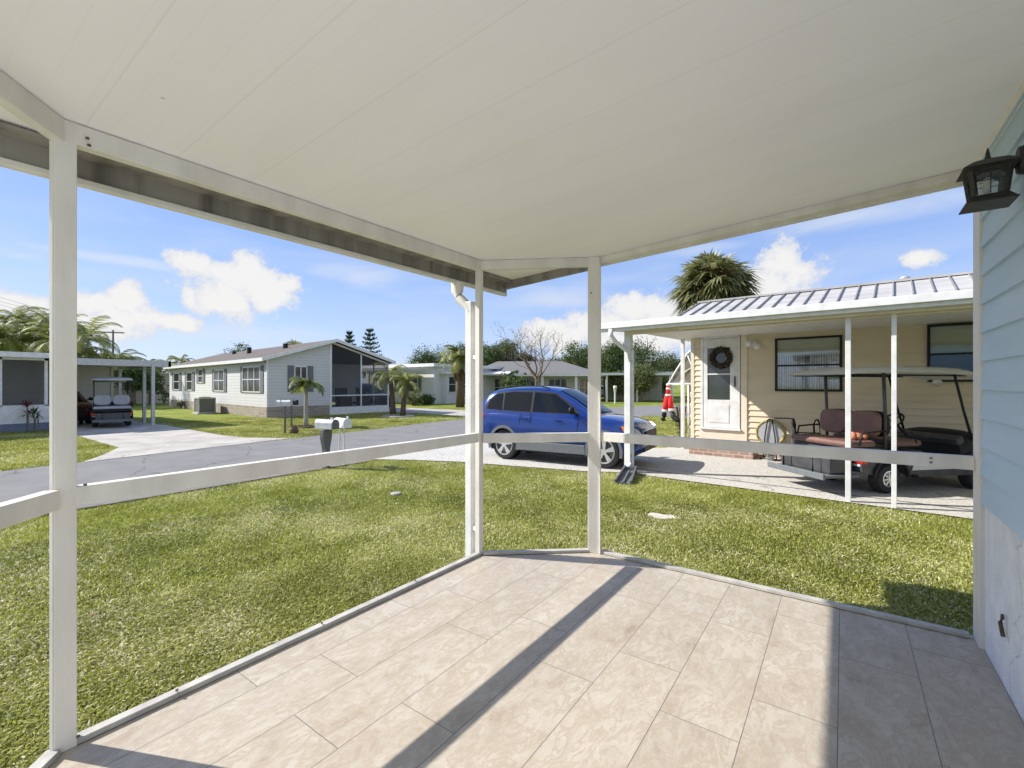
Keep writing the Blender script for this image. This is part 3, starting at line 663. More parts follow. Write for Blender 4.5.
mb = MB(); mb.lathe([(.012,-.08),(.012,-.03),(.018,-.02),(.016,.0),(.004,.01)],(0,0,0),10); mb.build('bulb', M['white'], ln_, True)

# ================================================================== NEIGHBOUR HOUSE (right)
nh = thing('neighbor_house', 'beige lap sided house with ribbed metal roof and white porch posts', 'house', (N0[0],N0[1],0), NA)
nd = (math.cos(NA), math.sin(NA))
def nu(px, v=0.0):
    O = nl(0, v); return along(px, O, nd)
mb = MB(); lap_siding(mb, 0,0,1,0,12.0, .27, 2.96, .135, .030, 0, -1); lap_siding(mb, 0,9,0,-1,9, .27, 2.96, .135, .018, -1, 0)
mb.box(.002,12,.002,9,.24,3.0); mb.build('wall', M['sidingbeige'], nh)
mb = MB(); mb.box(.01,12,-.012,9,-.05,.255); mb.build('brick_base', M['brick'], nh)
u_d0, u_d1 = nu(701.5), nu(740.5)
mb = MB()
mb.box(-.028,.055,-.032,.06,.25,2.93)
mb.box(u_d1+.02,u_d1+.15,-.045,.0,.25,2.9); mb.box(u_d0-.03,u_d1+.02,-.04,.0,.25,.60)
mb.build('trim', M['beige'], nh, bevel=.004)
# door: frame, leaf with glass, kick panel
mb = MB(); w=.055
for a,b,c,d in ((u_d0,u_d0+w,.62,2.84),(u_d1-w,u_d1,.62,2.84)): mb.box(a,b,-.06,.0,c,d)
mb.box(u_d0,u_d1,-.06,0,2.78,2.842); mb.box(u_d0-.02,u_d1+.02,-.09,0,.58,.622)
df = mb.build('door_frame', M['white'], nh, bevel=.004)
dl = MB(); x0,x1=u_d0+w+.003,u_d1-w-.003; gx0,gx1=x0+.10,x1-.16
dl.box(x0,gx0,-.052,-.01,.63,2.77); dl.box(gx1,x1,-.052,-.01,.63,2.77); dl.box(gx0,gx1,-.052,-.01,.63,1.30); dl.box(gx0,gx1,-.052,-.01,2.55,2.77)
dl.box(gx0+.03,gx1-.02,-.060,-.052,.75,1.18); dl.box(gx0,gx1,-.05,-.02,1.90,1.935)
door = dl.build('door', M['white'], nh, bevel=.006)
mb = MB(); mb.box(gx0,gx1,-.035,-.03,1.30,2.55); mb.build('door_glass', M['glass_dark'], door)
mb = MB(); mb.box(gx0+.28,gx1,-.030,-.02,1.30,2.55); mb.build('door_curtain', M['curtain'], door)
mb = MB(); mb.box(x1-.06,x1-.035,-.085,-.052,1.62,1.86); mb.build('handle', M['black'], door, bevel=.004)
def window(parent, x0, x1, z0, z1, y, blind=None, name='window', fr='glass_dark', mull=True):
    f = MB(); t=.045
    f.box(x0,x0+t,y-.05,y,z0,z1); f.box(x1-t,x1,y-.05,y,z0,z1); f.box(x0,x1,y-.05,y,z0,z0+t); f.box(x0,x1,y-.05,y,z1-t,z1)
    if mull: f.box(x0,x1,y-.045,y,(z0*.52+z1*.48)-.018,(z0*.52+z1*.48)+.018)
    fo = f.build(name, M['black'] if fr == 'glass_dark' else M[fr], parent)
    p = MB(); p.box(x0+t,x1-t,y-.022,y-.019,z0+t,z1-t); p.build('pane', M['clear'], fo)
    q = MB(); q.box(x0+t,x1-t,y-.010,y-.0075,z0+t,z1-t); q.build('curtain', M['glass_dark'], fo)
    if blind:
        q = MB(); q.box(x0+t,x1-t,y-.0145,y-.0115,z1-t-blind*(z1-z0),z1-t); q.build('blind', M['blind'], fo)
    return fo
a,b = nu(775.5), nu(842.5)
w1 = window(nh, a, b, 1.52, 2.70, -.02, .30)
mb = MB(); n=26
for k in range(n):
    xx=a+.05+(b-a-.1)*k/n
    if k in (12,13) : continue
    mb.box(xx,xx+(b-a)/n*.7,-.0335,-.0325,1.57,2.32)
mb.build('curtain', M['curtain'], w1)
a2 = nu(927); window(nh, a2, a2+1.35, 1.72, 2.80, -.02, .48)
# porch ceiling, fascia, posts, metal roof
EAV = -3.97
mb = MB()
vs=[(-.38,EAV+.03,2.69),(12,EAV+.03,2.69),(12,-.002,2.93),(-.38,-.002,2.93),(-.38,EAV+.03,2.76),(12,EAV+.03,2.76),(12,-.002,3.0),(-.38,-.002,3.0)]
mb.add(vs,[(0,3,2,1),(4,5,6,7),(0,1,5,4),(1,2,6,5),(2,3,7,6),(3,0,4,7)]); mb.build('porch_ceiling', M['beige'], nh)
mb = MB(); mb.box(-.40,12,EAV-.02,EAV+.026,2.655,2.80); mb.box(-.42,12,EAV-.075,EAV-.022,2.71,2.815)
mb.side([(-.38,2.9),(-.38,2.9)],0,0) if False else None
mb.build('fascia', M['white'], nh, bevel=.004)
mb = MB(); mb.box(.06,12,-3.76,-3.68,2.60,2.69); mb.box(1.05,12,-3.9,-3.8,2.62,2.68); mb.build('header_beam', M['beige'], nh)
rise=.335; zr=lambda v: 2.825+(v-EAV)*rise
V0,V1,UL=EAV-.06,-2.86,1.08
def slab8(mb,x0,x1,y0,z0,y1,z1,th):
    mb.add([(x0,y0,z0),(x1,y0,z0),(x1,y1,z1),(x0,y1,z1),(x0,y0,z0-th),(x1,y0,z0-th),(x1,y1,z1-th),(x0,y1,z1-th)],[(0,1,2,3),(7,6,5,4),(0,4,5,1),(1,5,6,2),(2,6,7,3),(3,7,4,0)])
mb = MB(); slab8(mb,UL,12,V0,zr(V0),V1,zr(V1),.03); slab8(mb,UL,12,V1+.004,zr(V1),9.3,zr(V1)-.25,.03)
rf = mb.build('roof', M['metalroof'], nh)
mb = MB(); slab8(mb,-.40,12,EAV-.02,2.822,9.3,3.02-.03,.05); mb.build('flat_roof', M['white'], nh)
mb = MB(); mb.add([(UL+.002,V0,zr(V0)-.02),(UL+.002,V1,zr(V1)-.02),(UL+.002,9.3,zr(V1)-.28),(UL+.002,9.3,2.9),(UL+.002,V0,2.80)],[(0,1,2,3,4)]); mb.build('roof_end', M['metalroof'], rf)
mb = MB()
u = UL+.01
while u < 12:
    mb.beam((u,V0,zr(V0)+.012),(u,V1,zr(V1)+.012),.014,.03); u += .20
mb.build('roof_seam', M['seam'], rf)
mb = MB(); mb.beam((UL-.02,V1,zr(V1)+.012),(12,V1,zr(V1)+.012),.12,.03); mb.build('ridge_cap', M['metalroof'], rf)
for (uu,vv,ww) in ((.03,-3.67,.12),(3.40,-3.75,.065),(3.90,-3.78,.055),(-.28,.12,.08)):
    mb = MB(); mb.box(uu-ww/2,uu+ww/2,vv-ww/2,vv+ww/2,.02,2.72 if vv<-1 else 2.9)
    if uu < 1 and vv < -1: mb.box(uu+.05,uu+.10,vv-.02,vv+.03,.1,2.3)
    mb.build('porch_post', M['white'], nh, bevel=.005)
mb = MB(); mb.tube([(-.16,EAV-.04,2.70),(-.16,EAV-.04,2.58),(-.10,EAV+.05,2.46),(.05,-3.72,2.28),(.075,-3.70,2.1)],[.045,.045,.04,.04,.035],8)
mb.build('gutter_elbow', M['white'], nh, True); MB().tube([(.075,-3.69,.35),(.075,-3.71,.18),(.05,-3.80,.10)],[.035,.035,.035],8).build('gutter_elbow', M['white'], nh, True)
mb = MB(); 
uv=nu(905,-2.8)
mb.lathe([(.035,0),(.035,.05),(.06,.055),(.065,.075),(.04,.10),(.01,.105)],(uv,V1+.1,zr(V1)-.01),12); mb.build('roof_vent', M['maildull'], rf, True)
# wall lights
def flood(name, label, u, z, s=1):
    t = thing(name, label, 'wall light', (*nl(u,-.02),z), NA)
    MB().lathe([(.06*s,-.03),(.06*s,.0)],(0,0,0),14,'y').build('base', M['white'], t)
    for q,dz in ((-1,.05),(1,-.03)):
        mb = MB(); mb.tube([(q*.02,-.03,0),(q*.06*s,-.09,-.02+dz)],.013,6)
        mb.tube([(q*.06*s,-.08,.0+dz),(q*.075*s,-.13,-.02+dz),(q*.085*s,-.19,-.05+dz)],[.03*s,.055*s,.065*s],12); mb.build('lamp_head', M['white'], t, True)
    return t
flood('flood_light', 'small white twin floodlight on beige siding right of the wreathed door', nu(755), 2.60, 1.15)
flood('flood_light', 'white twin floodlight on beige wall below the far right window, above the near golf cart', nu(930), 1.78, 1.1)
tag(bpy.data.objects['flood_light'], group='floodlights on the beige house'); tag(bpy.data.objects['flood_light.001'], group='floodlights on the beige house')
# wreath
wc = ((gx0+gx1)/2+.06, -.09, 2.31)
V=[]; rr=np.random.default_rng(3); n=1500; th=rr.random(n)*6.283; ph=rr.random(n)*6.283
R0=.20; q=.065*np.sqrt(rr.random(n)); cc=np.stack([(R0+q*np.cos(ph))*np.cos(th), q*np.sin(ph)*.8, (R0+q*np.cos(ph))*np.sin(th)],axis=1)
wv=leaf_cards(cc,.06,rr,.4)
wo=raw('wreath', wv, np.arange(n*4), np.full(n,4), M['wreath'], np.repeat(np.clip(rr.normal(.45,.25,n),0,1),4))
wx=nl(wc[0],wc[1]); wo.location=(wx[0],wx[1],wc[2]); wo.rotation_euler.z=NA
tag(wo,'round dark twig wreath hanging on the glass of the white door','wreath')
# step in front of the door
mb = MB(); p_=nl(u_d0-.1,-.62); mb.box(0,u_d1-u_d0+.5,0,.55,0,.14); o=mb.build('brick_step', M['brick'], None, loc=(p_[0],p_[1],.022), rz=NA, bevel=.01)
tag(o,'low brown brick step below the white door','step')
# hose reel
hr = thing('hose_reel', 'round pale hose reel with yellow edge leaning at the beige wall', 'hose reel', (*nl(nu(771,-.25),-.25),.022), NA)
MB().lathe([(.06,-.09),(.29,-.09),(.30,-.06),(.30,.03),(.06,.05)],(0,0,.58),26,'y').build('drum', M['greyvinyl'], hr, True, angle=30)
mb = MB()
for k in range(3):
    rr_=.25+.018*k; mb.tube([(math.cos(a)*rr_,-.085-.01*(k%2),.58+math.sin(a)*rr_) for a in [j/28*6.283 for j in range(28)]],.011,6,closed=True)
mb.build('hose', M['yellow'], hr, True)
mb = MB()
for s_ in (-.09,.09): mb.tube([(s_*1.4,-.12,.02),(s_*1.1,-.12,.5),(s_*.5,-.12,.86),(0,-.12,.9)],.013,6)
mb.tube([(-.2,.05,.01),(-.2,-.13,.01),(.2,-.13,.01),(.2,.05,.01)],.014,6); mb.build('stand', M['black'], hr, True)
# flower pots
for i,(du,dv,s_,m_,lab) in enumerate(((-.05,-.5,1,'leaf_olive','small pot of green and pink plants below the hose reel'),(.22,-.42,.8,'leaf','smaller dark green potted plant to the right of the hose reel'))):
    p_=nl(nu(768,-.5)+du+.1,dv); t=thing('potted_plant',lab,'potted plant',(p_[0],p_[1],.022),NA,'pots below the hose reel')
    MB().lathe([(.06*s_,0),(.085*s_,.13*s_),(.092*s_,.135*s_),(.08*s_,.12*s_)],(0,0,0),14).build('pot', M['brick' if i else 'greyvinyl'], t, True)
    crown('leaves',[(0,0,.2*s_,.11*s_,.11*s_,.08*s_)],300,.06,M[m_],t,40+i,.03,per=10)
    mb=MB()
    rr=random.Random(i)
    for k in range(9):
        a=rr.random()*6.28; MB().lathe([(.002,-.008),(.016,0),(.002,.01)],(math.cos(a)*.09*s_,math.sin(a)*.09*s_,.22*s_+rr.random()*.06),6).build('flower', M['santa'] if i == 0 else M['fur'], t)
# walker / rollator
wk = thing('walker', 'black handled folding walker behind the near golf cart', 'walker', (*nl(nu(806,-1.0),-1.0),.022), NA+R(20))
mb = MB()
for s_ in (-.2,.2):
    mb.tube([(s_,-.25,.02),(s_,-.18,.55),(s_*1.05,-.1,.86),(s_*1.05,.02,.95),(s_,.15,.93),(s_*.9,.20,.85),(s_*.8,.06,.55),(s_*.8,.0,.40)],.017,8)
    mb.tube([(s_,.28,.05),(s_,.1,.5),(s_*.9,-.16,.62)],.014,6)
mb.tube([(-.2,-.14,.7),(.2,-.14,.7)],.013,6); mb.build('frame', M['black'], wk, True)
MB().box(-.17,.17,-.2,.05,.50,.53).build('seat', M['charcoal'], wk); MB().tube([(-.55,.03,.96),(-.32,.03,.965),(-.2,.02,.955)],.014,6).build('handle', M['charcoal'], wk)
for sx in (-.2,.2):
    for sy in (-.27,.28): MB().lathe([(.02,-.015),(.085,-.015),(.085,.015),(.02,.015)],(sx,sy,.085),14,'x').build('wheel', M['rubber'], wk)
MB().tube([(-.24,-.05,.03),(-.24,-.05,.75),(-.24,-.0,.9)],.03,8).build('upright', M['hosegreen'] if False else M['maildull'], wk, True)
# splash block
sp_ = (-3.10,7.83)
t=MB(); t.v=[]; t.add([(-.15,-.36,.02),(.15,-.36,.02),(.12,.36,.11),(-.12,.36,.11),(-.11,-.36,.03),(.11,-.36,.03),(.08,.33,.09),(-.08,.33,.09)],[(0,1,5,4),(1,2,6,5),(2,3,7,6),(3,0,4,7),(4,5,6,7)])
t.beam((-.135,-.36,.05),(-.105,.36,.15),.03,.07); t.beam((.135,-.36,.05),(.105,.36,.15),.03,.07); t.beam((0,-.36,.04),(0,.2,.11),.03,.04); t.box(-.12,.12,.33,.37,.0,.16); t.scale(.95,1.35,.9)
tag(t.build('splash_block', M['hosegreen'] if False else M['mailgrey'], loc=(sp_[0],sp_[1],0), rz=R(14)), 'dark grey sloped splash block in grass at the foot of a porch post','splash block')
# lean-to trellis with mesh at the house corner
tr = thing('garden_trellis', 'white scrolled garden trellis with grey mesh top beside the house corner', 'trellis', (*nl(-.05,.9),0), NA)
mb = MB(); W_=.92
mb.tube([(-W_,0,1.66),(-W_*.75,0,2.05),(-W_*.42,0,2.50),(-W_*.2,0,2.66),(.0,0,2.7)],.022,6); mb.beam((-W_,0,1.68),(0,0,1.68),.04,.05)
mb.beam((-.35,0,.0),(-.35,0,1.66),.035,.035); mb.beam((-.06,0,.0),(-.06,0,2.7),.035,.035)
mb.tube([(-W_*.62,0,1.72),(-W_*.5,0,2.0),(-W_*.25,0,2.15),(-W_*.12,0,1.95),(-W_*.3,0,1.85)],.014,6); mb.tube([(-W_*.4,0,2.45),(-W_*.3,0,2.2),(-W_*.12,0,1.75)],.014,6)
mb.build('frame', M['white'], tr, True)
mb = MB()
for k in range(5):
    z=.2+k*.3; mb.tube([(-.2+.11*math.sin(a)*(1-.1*a/6), 0, z+.13*math.cos(a)) for a in [j/12*5.2 for j in range(13)]],.011,5)
    mb.tube([(-.2-.07*math.sin(a), 0, z+.15+.08*math.cos(a)) for a in [j/12*5.2 for j in range(13)]],.009,5)
mb.build('scrollwork', M['beige'], tr, True)
MB().add([(-W_+.03,.02,1.70),(0,.02,1.70),(0,.02,2.68),(-W_*.2,.02,2.64),(-W_*.42,.02,2.48),(-W_*.75,.02,2.03)],[(0,1,2,3,4,5)]).build('mesh_panel', M['mesh'], tr)
# santa legs
sn = thing('santa_legs', 'red and white hanging santa legs decoration with black boots', 'decoration', (*nl(-.93,.84),0), NA)
mb = MB(); mb.tube([(0,0,1.66),(0,0,1.5),(-.01,0,1.36)],[.05,.06,.07],10); mb.tube([(-.03,0,1.36),(-.06,0,1.1),(-.09,0,.93)],[.07,.09,.075],10); mb.tube([(.05,0,1.36),(.06,0,1.1),(.08,0,.96)],[.06,.08,.07],10); mb.build('trousers', M['santa'], sn, True)
mb = MB()
for z,x,r_ in ((1.37,0,.085),(1.55,0,.062),(1.66,0,.058)): MB().tube([(x,0,z-.03),(x,0,z+.03)],[r_,r_],10).build('trim_band', M['fur'], sn, True)
MB().tube([(-.10,0,.90),(-.09,0,.97)],[.085,.09],10).build('cuff', M['fur'], sn, True); MB().tube([(.085,0,.93),(.08,0,1.0)],[.08,.085],10).build('cuff', M['fur'], sn, True)
for x,dx in ((-.11,-.02),(.10,.16)):
    mb=MB(); mb.tube([(x,0,.92),(x+dx*.3,-.01,.78),(x+dx,-.03,.70),(x+dx*1.4,-.06,.68)],[.06,.07,.075,.05],10); mb.build('boot', M['black'], sn, True)

# ================================================================== VEHICLES
def cr(p0,p1,p2,p3,t):
    return tuple(.5*((2*b)+(-a+c)*t+(2*a-5*b+4*c-d)*t*t+(-a+3*b-3*c+d)*t**3) for a,b,c,d in zip(p0,p1,p2,p3))
def dense(st, n=5):
    out=[]
    for i in range(len(st)-1):
        p0=st[max(0,i-1)]; p3=st[min(len(st)-1,i+2)]
        for k in range(n): out.append(cr(p0,st[i],st[i+1],p3,k/n))
    out.append(st[-1]); return out
def loft(mb, rings):
    n=len(rings[0]); vs=[p for r in rings for p in r]; fs=[]
    for i in range(len(rings)-1):
        for k in range(n): fs.append((i*n+k, i*n+(k+1)%n, (i+1)*n+(k+1)%n, (i+1)*n+k))
    fs.append(tuple(range(n))[::-1]); fs.append(tuple((len(rings)-1)*n+k for k in range(n)))
    mb.add(vs, fs)
def make_car(name, label, paint, loc, rz, sx=1, sy=1, sz=1, cat='car', group=None):
    t = thing(name, label, cat, loc, rz, group)
    S=(sx,sy,sz)
    low=dense([(-.90,.50,.74,.66),(-.87,.38,.98,.78),(-.74,.32,1.10,.86),(-.3,.30,1.13,.905),(.5,.29,1.10,.92),(1.4,.28,1.07,.92),(2.2,.28,1.06,.915),(2.7,.28,1.04,.91),(3.05,.29,.99,.89),(3.32,.31,.92,.83),(3.48,.36,.82,.72),(3.54,.44,.70,.60)])
    rings=[]
    for x,z0,z1,w in low:
        h=z1-z0
        half=[(w*.80,z0),(w*.94,z0+.05*h),(w*.985,z0+.22*h),(w,z0+.45*h),(w*.992,z0+.66*h),(w*.972,z0+.80*h),(w*.955,z0+.90*h),(w*.91,z0+.965*h),(w*.80,z1),(w*.45,z1+.022),(0,z1+.03)]
        rings.append([(x,y,z) for y,z in half]+[(x,-y,z) for y,z in half[:-1][::-1]])
    mb=MB(); loft(mb,rings); mb.scale(*S); body=mb.build('body', paint, t, True, angle=50)
    # wheel arches cut out
    cut=MB()
    for ax in (0,2.69):
        for s_ in (-1,1): cut.lathe([(.385,s_*.50),(.385,s_*1.1)],(ax,0,.35),28,'y')
    cut.scale(*S); co=cut.build('cutter', M['black'], t)
    bm_=body.modifiers.new('b','BOOLEAN'); bm_.object=co; bm_.solver='EXACT'; bm_.operation='DIFFERENCE'
    dg=bpy.context.evaluated_depsgraph_get(); me=bpy.data.meshes.new_from_object(body.evaluated_get(dg)); body.modifiers.clear(); body.data=me; me.name='body'
    if M['black'].name in [m.name for m in me.materials if m] : pass
    bpy.data.objects.remove(co)
    gh=dense([(-.86,1.02,1.06,.80,.76),(-.76,1.0,1.30,.84,.72),(-.60,1.0,1.52,.86,.68),(-.30,1.0,1.625,.872,.655),(.3,1.0,1.672,.878,.65),(.9,1.0,1.675,.878,.65),(1.35,1.0,1.63,.876,.645),(1.75,1.0,1.47,.87,.665),(2.15,1.0,1.25,.86,.72),(2.45,1.0,1.08,.84,.79)],4)
    rings=[]
    for x,zb,zt,wb,wt in gh:
        h=zt-zb; half=[(wb,zb),(wb+(wt-wb)*.5,zb+.5*h),(wb+(wt-wb)*.88,zb+.88*h),(wt*.93,zb+.955*h),(wt*.78,zt),(wt*.4,zt+.018),(0,zt+.024)]
        rings.append([(x,y,z) for y,z in half]+[(x,-y,z) for y,z in half[:-1][::-1]])
    mb=MB(); loft(mb,rings); mb.scale(*S); mb.build('cabin', paint, t, True, angle=50)
    def gy(x,z):
        for a,b in zip(gh[:-1],gh[1:]):
            if a[0]<=x<=b[0]:
                f=(x-a[0])/(b[0]-a[0]); zb,zt,wb,wt=[a[i]+(b[i]-a[i])*f for i in (1,2,3,4)]
                return wb+(wt-wb)*min(1.,max(0.,(z-zb)/(zt-zb)))
        return .8
    def side_panel(nm, poly, mat, s_, off=.009, th=.004):
        c=(sum(p[0] for p in poly)/len(poly), sum(p[1] for p in poly)/len(poly)); pts=[]
        for i,p in enumerate(poly):
            q=poly[(i+1)%len(poly)]
            for k in range(4): pts.append((p[0]+(q[0]-p[0])*k/4,p[1]+(q[1]-p[1])*k/4))
        vs=[]; fs=[]; R_=5
        for r_ in range(R_+1):
            for x,z in pts:
                f=1-r_/R_*.98; xx=c[0]+(x-c[0])*f; z2=c[1]+(z-c[1])*f; vs.append((xx,s_*(gy(xx,z2)+off),z2))
        n=len(pts)
        for r_ in range(R_):
            for k in range(n): fs.append((r_*n+k,r_*n+(k+1)%n,(r_+1)*n+(k+1)%n,(r_+1)*n+k))
        fs.append(tuple(R_*n+k for k in range(n)))
        m_=MB().add(vs,fs); m_.scale(*S); return m_.build(nm, mat, t, True)
    for s_ in (-1,1):
        side_panel('window_trim',[(-.66,1.135),(2.12,1.10),(1.80,1.32),(1.42,1.555),(.9,1.60),(.2,1.60),(-.28,1.555),(-.55,1.40)],M['black'],s_,.006)
        side_panel('side_window',[(-.58,1.175),(-.10,1.155),(-.12,1.535),(-.30,1.515),(-.50,1.37)],M['carglass'],s_,.012)
        side_panel('side_window',[(-.04,1.155),(.74,1.135),(.74,1.565),(.2,1.575),(-.06,1.545)],M['carglass'],s_,.012)
        side_panel('side_window',[(.82,1.135),(1.98,1.125),(1.75,1.31),(1.40,1.525),(.9,1.565),(.82,1.565)],M['carglass'],s_,.012)
    def plate(nm, pts, mat): m_=MB().add(pts,[(0,1,2,3)]); m_.scale(*S); return m_.build(nm, mat, t)
    ws=[]; rows=6
    for i in range(rows+1):
        x=1.43+(2.42-1.43)*i/rows
        for a,b in zip(gh[:-1],gh[1:]):
            if a[0]<=x<=b[0]:
                f=(x-a[0])/(b[0]-a[0]); zt=a[2]+(b[2]-a[2])*f; wt=a[4]+(b[4]-a[4])*f
        for k,(yy,dz) in enumerate(((-.90,.0),(-.45,.018),(0,.026),(.45,.018),(.90,.0))): ws.append((x+.012,yy*wt*.86,zt+dz+.012))
    m_=MB().add(ws,[(i*5+k,i*5+k+1,(i+1)*5+k+1,(i+1)*5+k) for i in range(rows) for k in range(4)]); m_.scale(*S); m_.build('windshield', M['carglass'], t, True)
    plate('rear_window',[(-.80,-.62,1.20),(-.80,.62,1.20),(-.61,.55,1.53),(-.61,-.55,1.53)],M['carglass'])
    for ax,nm in ((0,'wheel'),(2.69,'wheel')):
        for s_ in (-1,1):
            mb=MB(); mb.lathe([(.20,.66),(.33,.67),(.35,.70),(.352,.80),(.335,.865),(.255,.875),(.24,.84),(.20,.83)] if s_>0 else [(.20,-.83),(.24,-.84),(.255,-.875),(.335,-.865),(.352,-.80),(.35,-.70),(.33,-.67),(.20,-.66)],(ax,0,.352),30,'y'); mb.scale(*S)
            wo_=mb.build(nm, M['rubber'], t, True, angle=40)
            mb=MB(); mb.lathe([(.245,s_*.80),(.252,s_*.868),(.232,s_*.872),(.225,s_*.835)] if s_>0 else [(.225,s_*.835),(.232,s_*.872),(.252,s_*.868),(.245,s_*.80)],(ax,0,.352),30,'y')
            for k in range(5):
                a=k*1.2566+.3
                for da in (-.13,.13): mb.beam((ax+math.cos(a)*.03,s_*.865,.352+math.sin(a)*.03),(ax+math.cos(a+da)*.235,s_*.862,.352+math.sin(a+da)*.235),.045,.018,up=(0,1,0))
            mb.lathe([(.06,s_*.85),(.06,s_*.874)],(ax,0,.352),14,'y'); mb.scale(*S); mb.build('rim', M['silver'], wo_)
            mb=MB(); mb.lathe([(.23,s_*.80),(.23,s_*.835)],(ax,0,.352),20,'y'); mb.scale(*S); mb.build('brake_disc', M['charcoal'], wo_)
            mb=MB(); vs=[]; fs=[]; n=22
            for k in range(n+1):
                a=R(-14)+(R(208))*k/n
                for r_,yy in ((.385,.88),(.385,.925),(.45,.922),(.45,.90)): vs.append((ax+math.cos(a)*r_,s_*yy,.35+math.sin(a)*r_))
            for k in range(n):
                for j in range(4): fs.append((k*4+j,k*4+(j+1)%4,(k+1)*4+(j+1)%4,(k+1)*4+j))
            mb.add(vs,fs); mb.scale(*S); mb.build('arch_trim', M['greyplastic'], t)
            mb=MB(); mb.lathe([(.36,s_*.49),(.36,s_*.52)],(ax,0,.35),20,'y'); mb.scale(*S); mb.build('wheel_well', M['black'], t)
    for s_ in (-1,1):
        mb=MB(); mb.side([(.44,.26),(2.26,.26),(2.24,.46),(.46,.46)],s_*.86,s_*.932); mb.scale(*S); mb.build('sill_trim', M['greyplastic'], t, bevel=.01)
        mb=MB(); mb.lathe([(.001,0),(.07,.02),(.09,.06),(.085,.14),(.05,.2),(.001,.21)],(0,0,0),12,'y'); mb.v=[(x*.7+1.93,s_*(y*.9+.885),z*.95+1.19) for x,y,z in mb.v]; mb.box(1.88,1.95,s_*.84,s_*.93,1.15,1.19); mb.scale(*S); mb.build('side_mirror', M['black'], t, True)
        mb=MB()
        for xx,zz in ((.52,1.0),(1.45,.985)): mb.beam((xx,s_*.925,zz-.02),(xx+.2,s_*.925,zz-.025),.03,.028)
        mb.scale(*S); mb.build('door_handle', paint, t, bevel=.005)
        mb=MB()                                              # shut lines
        for a,b in (((.42,.47),(.50,1.10)),((1.02 if False else .78,.47),(.78,1.12)),((2.02,.47),(2.06,1.05))):
            mb.beam((a[0],s_*.921,a[1]),(b[0],s_*.893,b[1]),.006,.012)
        mb.scale(*S); mb.build('door_gap', M['black'], t)
        mb=MB(); mb.add([(3.10,s_*.885,.90),(3.28,s_*.85,.90),(3.44,s_*.74,.83),(3.50,s_*.66,.74),(3.46,s_*.73,.70),(3.30,s_*.845,.72),(3.18,s_*.872,.76)],[tuple(range(7))]); mb.v=[(x+.012,y+s_*.02,z) for x,y,z in mb.v]; mb.scale(*S); mb.build('headlight', M['lens'], t)
        mb=MB(); mb.add([(3.10,s_*.912,.90),(3.20,s_*.90,.90),(3.20,s_*.895,.77),(3.15,s_*.90,.80)],[(0,1,2,3)]); mb.scale(*S); mb.build('turn_signal', M['amber'], t)
        mb=MB(); mb.side([(-.875,.90),(-.80,.88),(-.58,.99),(-.64,1.06),(-.84,1.05)],s_*.66,s_*.87); mb.scale(*S); mb.build('tail_light', M['red'], t, bevel=.02)
        mb=MB(); mb.tube([(-.25,s_*.62,1.66),(.0,s_*.62,1.70),(.95,s_*.62,1.705),(1.2,s_*.62,1.655)],.014,6); mb.scale(*S); mb.build('roof_rail', M['black'], t, True)
    mb=MB(); mb.box(3.40,3.56,-.50,.50,.55,.78); mb.box(3.30,3.55,-.60,.60,.36,.48); mb.scale(*S); mb.build('grille', M['black'], t, bevel=.02)
    mb=MB(); mb.box(-.93,-.80,-.70,.70,.40,.56); mb.scale(*S); mb.build('rear_bumper', M['greyplastic'], t, bevel=.02)
    mb=MB(); mb.box(-.5,3.2,-.7,.7,.20,.33); mb.scale(*S); mb.build('underbody', M['black'], t)
    return t
# blue suv: near rear wheel at (-6.1,8.18), near front wheel at (-3.85,8.5)
hd = math.atan2(.21, 2.30)
s_x = .850; s_y=.86; s_z=.945
wy=.87*s_y
ax0=(-6.08-math.sin(hd)*wy, 8.20+math.cos(hd)*wy)
make_car('parked_car', 'shiny blue compact suv parked on the concrete drive', M['blue_paint'], (ax0[0],ax0[1],.022), hd, s_x, s_y, s_z, group='parked cars')
p_=at(378,31.5); make_car('parked_car', 'black car nosing out beside the screened room', M['black_paint'], (p_[0]-2.6,p_[1],.02), R(-2), group='parked cars')
make_car('parked_car', 'dark red car in the left carport behind the golf cart', M['red_paint'], (-28.0,4.75,.02), R(0), group='parked cars', sx=.85, sy=.95, sz=.86)
p_=at(607,52); make_car('parked_car', 'white car far away across the grass behind the blue one', M['white_paint_car'], (p_[0]-2.2,p_[1],.0), R(10), group='parked cars')

